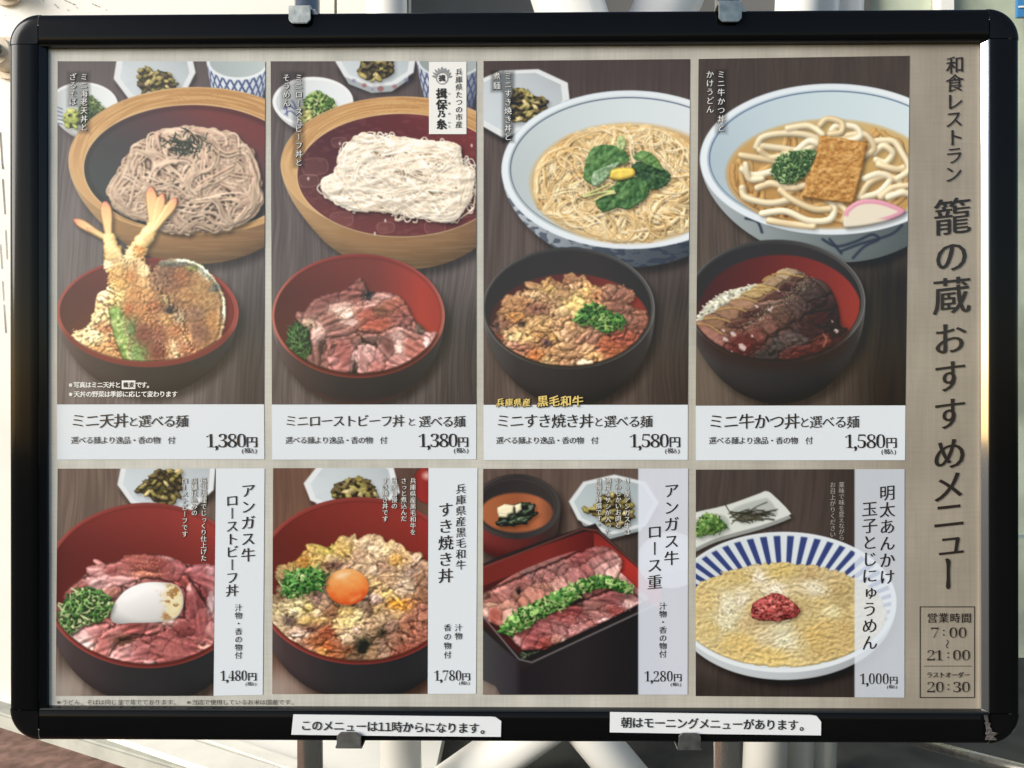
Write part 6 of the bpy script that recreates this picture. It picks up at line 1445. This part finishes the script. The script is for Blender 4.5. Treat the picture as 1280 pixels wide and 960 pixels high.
BR = dict(wx=.012, wy=-.004, slant=.09)     # brush script
def on_photo(parent, cols, col=None, edge=True, size=1.0):
    k = Ink(L2)
    for text, x, y0, y1, s in cols:
        if edge: k.col(text, x, y0, y1, s, wx=.055, wy=.045, slant=.05, mi=1)
    for text, x, y0, y1, s in cols: k.col(text, x, y0, y1, s, wx=.004, wy=-.008, slant=.05, mi=0, dy=.0003)
    return k.build('photo_note', [col or M_whitel, M_edge], parent)

def name_h(parent, big, bx, small, sx_, y):
    k = Ink(L2); nb = len(big); pit = (bx[1] - bx[0]) / nb
    k.row(big, bx[0], bx[1], y, pit * 1.08, **BR)
    k.put('と', (bx[1] + sx_[0]) / 2, y + 1.2, pit * .78, **BR)
    k.row(small, sx_[0], sx_[1], y + .8, (sx_[1] - sx_[0]) / len(small) * 1.08, **BR)
    k.build('dish_name', [M_dark], parent)
def sub_h(parent, x0, x1, y):
    k = Ink(L2); k.row('選べる麺より逸品・香の物　付', x0, x1, y, (x1 - x0) / 14 * 1.06, **BR); k.build('side_note', [M_dark], parent)
def col_names(parent, name_cols, side_cols):
    k = Ink(L2)
    for t_, x, y0, y1, s in name_cols: k.col(t_, x, y0, y1, s, **BR)
    k.build('dish_name', [M_dark], parent)
    k = Ink(L2)
    for t_, x, y0, y1, s in side_cols: k.col(t_, x, y0, y1, s, **BR)
    k.build('side_note', [M_dark], parent)

# dish 1
P = panel1()
halo(P, 100, 92, 111, 165, .3, 5); halo(P, 86, 92, 97, 132, .3, 5)
ph, _ = photo(P, ((72, 76.5), (331.5, 76.8), (330, 505.2), (71.3, 505.5)), 'photo of cold buckwheat noodles in a tub above a tempura bowl', po)
on_photo(ph, [('ミニ海老天丼と', 105, 96, 159, 9.6), ('ざるそば', 91, 96, 127, 9.6)])
k = Ink(L2); k.row('※写真はミニ天丼と', 84.5, 151, 481, 8, wx=.03, wy=.02, slant=.03); k.row('です。', 170, 190, 481, 8, wx=.03, wy=.02, slant=.03); k.row('※天丼の野菜は季節に応じて変わります', 84.5, 222, 492.6, 8, wx=.03, wy=.02, slant=.03)
k.rect(152.2, 475.6, 169.2, 486.2, 0, -.0002); k.row('蕎麦', 153.5, 168, 481, 7, wx=.04, wy=.03, mi=1); k.build('photo_note', [M_whitel, M_dark], ph)
cp = caption(((71.3, 505.6), (330, 505.4), (330.5, 574), (71.5, 574.5)), po)
name_h(cp, 'ミニ天丼', (88.5, 160), '選べる麺', (173, 235), 525.6); sub_h(cp, 88.5, 219, 550.2); price(cp, '1,380', 257, 307.5, 541.8, 559.6, (307.8, 321.5), (300.5, 322.5, 563.2))

# dish 2
P = panel2(); halo(P, 368, 92, 379, 208, .3, 5); halo(P, 353, 92, 363, 134, .25, 5)
ph, _ = photo(P, ((338.3, 76.6), (595.2, 76.4), (595.4, 505.4), (339.8, 505.6)), 'photo of white noodles in a tub above a roast beef bowl', po)
on_photo(ph, [('ミニローストビーフ丼と', 373.5, 97, 203, 9.8), ('そうめん', 358, 97, 129, 9.8)])
k = Ink(L2)                                # origin label stuck in the picture's corner
k.rect(536.2, 77.2, 583, 167.6, 0); k.build('origin_label', [M_whitel], ph, 'white label with a crest and black lettering')
lb = ph.children[-1]
k = Ink(L2 - .0004); k.col('兵庫県たつの市産', 573.6, 90, 155.5, 9.2, **BR)
for ch, y, s in (('揖', 116.5, 13.5), ('保', 130.5, 13.5), ('乃', 142, 9.5), ('糸', 155, 13.5)): k.put(ch, 551.8, y, s, wx=.06, wy=.035, slant=0)
for ch, y in (('い', 117), ('ぼ', 129), ('の', 142), ('い', 153), ('と', 158)): k.put(ch, 561.5, y, 3.2, wx=.02, wy=.02)
k.put('揖', 552.3, 97.5, 8.6, wx=.05, wy=.03, slant=0)
for i in range(28):                        # ring of the crest
    a0, a1 = 2 * math.pi * i / 28, 2 * math.pi * (i + 1) / 28
    k.poly([(552.3 + r * math.cos(a), 97.6 + r * math.sin(a)) for r, a in ((7.7, a0), (7.7, a1), (6.7, a1), (6.7, a0))], 1)
for i in range(9):                         # flame like crown over the ring
    a = math.radians(-168 + i * 19.5); r0 = 8.0; r1 = 13.0 + 2.2 * math.cos(math.radians(-90) - a) * (1 if i % 2 == 0 else .6); da = .17
    k.poly([(552.3 + r0 * math.cos(a - da), 97.6 + r0 * math.sin(a - da)), (552.3 + r1 * .8 * math.cos(a - da * .7), 97.6 + r1 * .8 * math.sin(a - da * .7)), (552.3 + r1 * math.cos(a), 97.6 + r1 * .98 * math.sin(a)), (552.3 + r1 * .8 * math.cos(a + da * .7), 97.6 + r1 * .8 * math.sin(a + da * .7)), (552.3 + r0 * math.cos(a + da), 97.6 + r0 * math.sin(a + da))], 1)
k.build('label_lettering', [M_dark, print_mat('grey_crest_print', col=A(150, 150, 150))], lb) if False else k.build('label_lettering', [M_dark, print_mat('grey_crest_print', col=A(150, 150, 150))], ph)
cp = caption(((339.8, 505.8), (595.4, 505.6), (595.2, 574.2), (340, 574.6)), po)
name_h(cp, 'ミニローストビーフ丼', (356, 505.5), '選べる麺', (523.5, 581.5), 526); sub_h(cp, 356.5, 484, 550.2); price(cp, '1,380', 522.5, 571.8, 541.6, 559.2, (572.2, 585.2), (565.5, 587, 563))

# dish 3
P = panel3(); halo(P, 630, 91, 641, 176, .4, 5); halo(P, 616, 91, 627, 113, .4, 5)
ph, _ = photo(P, ((604.4, 76.3), (862.6, 73.8), (859.8, 505.8), (604.4, 505.9)), 'photo of thin noodles with green leaves above a simmered beef bowl', po)
on_photo(ph, [('ミニすき焼き丼と', 635, 95, 171, 9.8), ('煮麺', 621, 95, 107, 9.8)])
k = Ink(L2 - .0005)
for ch_, x0, x1, y, s in (('兵庫県産', 620, 663.5, 503, 10.4), ('黒毛和牛', 671, 729.5, 501.3, 14.2)):
    k.row(ch_, x0, x1, y, s, wx=.11, wy=.10, slant=.12, mi=1); k.row(ch_, x0, x1, y, s, wx=.035, wy=.02, slant=.12, mi=0, dy=.0003)
cp = caption(((604.4, 506.1), (859.8, 506), (859.6, 574.8), (604.6, 575.2)), po)
k.build('origin_lettering', [M_gold, M_edge], cp, 'gold brush lettering with a dark edge')
name_h(cp, 'ミニすき焼き丼', (620, 741.5), '選べる麺', (755, 815.5), 526); sub_h(cp, 620, 748, 550.4); price(cp, '1,580', 786.5, 836, 542, 559.6, (836.6, 850.3), (829.5, 851, 563.4))

# dish 4
P = panel4(); halo(P, 896, 89, 907, 165, .25, 5)
ph, _ = photo(P, ((873.2, 73.7), (1137.1, 69.7), (1131.8, 506.6), (869.6, 507)), 'photo of thick noodles with fried tofu above a beef cutlet bowl', po)
on_photo(ph, [('ミニ牛かつ丼と', 901.5, 93, 160, 10), ('かけうどん', 887.5, 93, 136.5, 10)])
cp = caption(((869.6, 507.2), (1131.8, 506.8), (1131.2, 575.2), (869.8, 575.6)), po)
name_h(cp, 'ミニ牛かつ丼', (885.5, 999.5), '選べる麺', (1012, 1074), 526.5); sub_h(cp, 886, 1016, 550.6); price(cp, '1,580', 1055.5, 1106.8, 542.4, 560.4, (1107.4, 1121), (1100, 1121.5, 564.4))

# dish 5
P = panel5()
ph, _ = photo(P, ((72, 585.8), (269.8, 585.6), (266.8, 869.8), (69.6, 869.8)), 'photo of a roast beef bowl with a soft egg', po)
on_photo(ph, [('低温調理でじっくり仕上げた', 254.6, 601, 697.5, 8), ('店舗仕込みの', 243, 601, 641, 8), ('ローストビーフです', 231, 601, 667.5, 8)])
cp = caption(((270, 585.6), (330.7, 585.4), (328.4, 868.6), (267, 869.8)), po)
col_names(cp, [('アンガス牛', 310, 613, 693.5, 18.6), ('ローストビーフ丼', 290, 625.5, 738, 16.6)], [('汁物・香の物付', 298, 759.5, 819, 9.6)])
price(cp, '1,480', 274.6, 309, 837.8, 851.4, (309.8, 320.4), (305.5, 321.5, 854.8))

# dish 6
P = panel6()
ph, _ = photo(P, ((341.3, 585.2), (535.4, 585), (534.5, 867.4), (340.2, 867.6)), 'photo of a simmered beef bowl with an egg yolk', po)
on_photo(ph, [('兵庫県産黒毛和牛を', 516.3, 601, 665, 8), ('さっと煮込んだ', 504.8, 601, 648, 8), ('当店自慢の', 493, 601, 632.5, 8), ('すき焼き丼です', 481.5, 601, 648.5, 8)])
cp = caption(((535.6, 585), (596.8, 585), (594.9, 867.2), (534.7, 867.4)), po)
col_names(cp, [('兵庫県産黒毛和牛', 576, 611, 706, 13.2), ('すき焼き丼', 557, 637, 719.5, 19.6)], [('汁物', 573, 784.5, 795, 9.8), ('香の物付', 559.3, 784.5, 818.5, 9.8)])
price(cp, '1,780', 541.8, 577, 837.6, 851.2, (577.4, 587.4), (572.5, 588, 853.8))

# dish 7
P = panel7()
P.part('caption_panel'); P.id[P.X > 797.7] = len(P.names) - 1; P.labels[-1] = 'pale caption strip over the picture'
ph, o = photo(P, ((603.9, 586), (860, 585.6), (859.4, 868.2), (603.6, 868.4)), 'photo of a square box of beef slices with soup', po)
on_photo(ph, [('ＵＳ産アンガス牛は', 784, 601, 665, 8), ('やわらかいお肉と', 772.8, 601, 656, 8), ('適度なサシが入った', 760, 601, 665, 8), ('自慢の特撰です。', 748.5, 601, 656, 8)])
col_names(ph, [('アンガス牛', 839.3, 613, 697.5, 19.6), ('ロース重', 818.3, 664.5, 727.5, 19.6)], [('汁物・香の物付', 828.6, 757.5, 817.5, 9.8)])
price(ph, '1,280', 804.8, 841.3, 838.4, 852.2, (842, 852), (837, 852.5, 855.4))

# dish 8
P = panel8()
P.part('caption_panel'); P.id[P.X > 1068] = len(P.names) - 1; P.labels[-1] = 'pale caption strip over the picture'
ph, o = photo(P, ((869.8, 587), (1130.6, 586.4), (1130.4, 872), (869.6, 870)), 'photo of egg drop noodles in a blue striped bowl', po)
on_photo(ph, [('薬味で味を変えながら', 1052, 606, 672, 7.6), ('お召上がりください', 1041, 606, 668, 7.6)], M_greyl, False)
col_names(ph, [('明太あんかけ', 1109, 616, 721, 20.4), ('玉子とじにゅうめん', 1087, 636, 803, 20.4)], [])
price(ph, '1,000', 1074, 1111.3, 841.4, 855.6, (1112, 1122), (1107.5, 1122.5, 858.4))

# heading column, hours and footnote
k = Ink(L2); HB = dict(wx=.017, wy=-.004, slant=.11)
for ch, x, y in (('和', 1194, 80.8), ('食', 1193.4, 103.5), ('レ', 1193, 126.5), ('ス', 1192.6, 148.5), ('ト', 1193.5, 171.5), ('ラ', 1192.6, 194), ('ン', 1191.6, 217)): k.put(ch, x, y, 23.5, **HB)
for ch, x, y, s in (('籠', 1190.5, 270, 49), ('の', 1189.3, 320, 45), ('蔵', 1189.6, 369, 49), ('お', 1187.5, 423, 44), ('す', 1187.2, 470, 44), ('す', 1187, 516.8, 44), ('め', 1187, 566.8, 44), ('メ', 1185.5, 608, 44), ('ニ', 1186.5, 643.5, 44), ('ュ', 1189, 677, 42)): k.put(ch, x, y, s, **HB)
k.poly([(1181.4, 699.2), (1184.2, 697.6), (1187.4, 699.6), (1188.0, 703), (1187.2, 712), (1187.4, 726), (1187.9, 733), (1186.4, 736.2), (1183.8, 736.4), (1182.3, 733), (1183.2, 724), (1183.3, 712), (1182.9, 704)])
k.build('heading_lettering', [M_dark], po)
k = Ink(L1); x0, y0, x1, y1, w_ = 1149.6, 758, 1218.8, 872.5, .55
for r in ((x0, y0, x1, y0 + 2 * w_), (x0, y1 - 2 * w_, x1, y1), (x0, y0 + 2 * w_, x0 + 2 * w_, y1 - 2 * w_), (x1 - 2 * w_, y0 + 2 * w_, x1, y1 - 2 * w_), (1154.5, 832.3, 1214.8, 832.9)): k.rect(*r)
hb = k.build('hours_box', [M_dark], po, 'ruled box with the opening hours')
k = Ink(L2); k.row('営業時間', 1158, 1215, 772.4, 13.2, wx=.022, wy=.0, slant=.03); k.row('ラストオーダー', 1158, 1212.5, 843.6, 7.8, wx=.03, wy=.012, slant=.05)
def hours(txt, y):
    for ch, x in txt:
        if ch == ':': k.put(':', x, y, 15.5, wx=.004, wy=.004, slant=0, box_fit=True)
        else: k.put(chr(0x1D7CE + int(ch)), x, y, 18.4, wx=-.028, wy=-.016, sxx=1.18, slant=0, box_fit=True)
hours((('7', 1168.7), (':', 1179.6), ('0', 1191.7), ('0', 1203.2)), 790.8); hours((('2', 1163.6), ('1', 1173.6), (':', 1185.2), ('0', 1196.2), ('0', 1207.6)), 819)
hours((('2', 1163.6), ('0', 1174.8), (':', 1185.4), ('3', 1196.3), ('0', 1207.4)), 858.8)
k.put('〜', 1184, 805, 12, rot=math.pi / 2, box_fit=True, wx=.0, wy=.0, slant=0)
k.build('hours_lettering', [M_dark], hb)
k = Ink(L2); k.row('※うどん、そばは同じ釜で茹でております。　※当店で使用しているお米は国産です。', 69, 371, 877.8, 7.3, wx=.008, wy=-.004, slant=.03); k.build('footnote', [M_dark], po)

# ---------------------------------------------------------------- notice strips taped to the lower rail
M_strip = mat('white_label_tape', (.72, .74, .76), .45, var=.02, vscale=30)
M_black_ink = mat('black_ink', (.02, .02, .022), .5)
def strip(pts, text, x0, x1, y0, y1, size, label, bold):
    rs = random.Random(len(text)); c = [at(x, y, -.0006) for x, y in pts]; mid = sum(c, Vector()) / len(c)
    t = thing('notice_strip', label, 'label', (mid.x, -.0004, mid.z), 'printed notice strips on the lower frame rail')
    bm = bmesh.new(); top = [bm.verts.new(v + Vector((0, -.0003 - rs.random() * .0002, 0))) for v in c]; bot = [bm.verts.new((v.x, -.0003, v.z)) for v in c]; n = len(c)
    bm.faces.new(top); bm.faces.new(list(reversed(bot)))
    for i in range(n): bm.faces.new((top[i], bot[i], bot[(i + 1) % n], top[(i + 1) % n]))
    from_bm('paper_strip', bm, M_strip, t)
    k = Ink(-.0016); k.row(text, x0, x1, y0, size, y1, wide={'１': .62}, wx=bold, wy=bold * .8, slant=0, jit=0); k.build('lettering', [M_black_ink], t)
strip([(366.8, 893), (440, 893.8), (530, 895), (613, 895.8), (619.5, 896.3), (626.6, 901.2), (626, 920.8), (500, 919.8), (364.2, 918.2)], 'このメニューは１１時からになります。', 375.5, 613, 906.6, 910.6, 14.2, 'white notice strip at the left, saying the menu starts at 11 o\'clock', .022)
strip([(762.6, 890), (890, 892), (1014, 893.7), (1020.5, 894.8), (1026.2, 902), (1026, 919), (900, 917.4), (762.2, 915.3)], '朝はモーニングメニューがあります。', 776, 1012, 903, 906.6, 14.4, 'white notice strip at the right, saying there is a morning menu', .022)
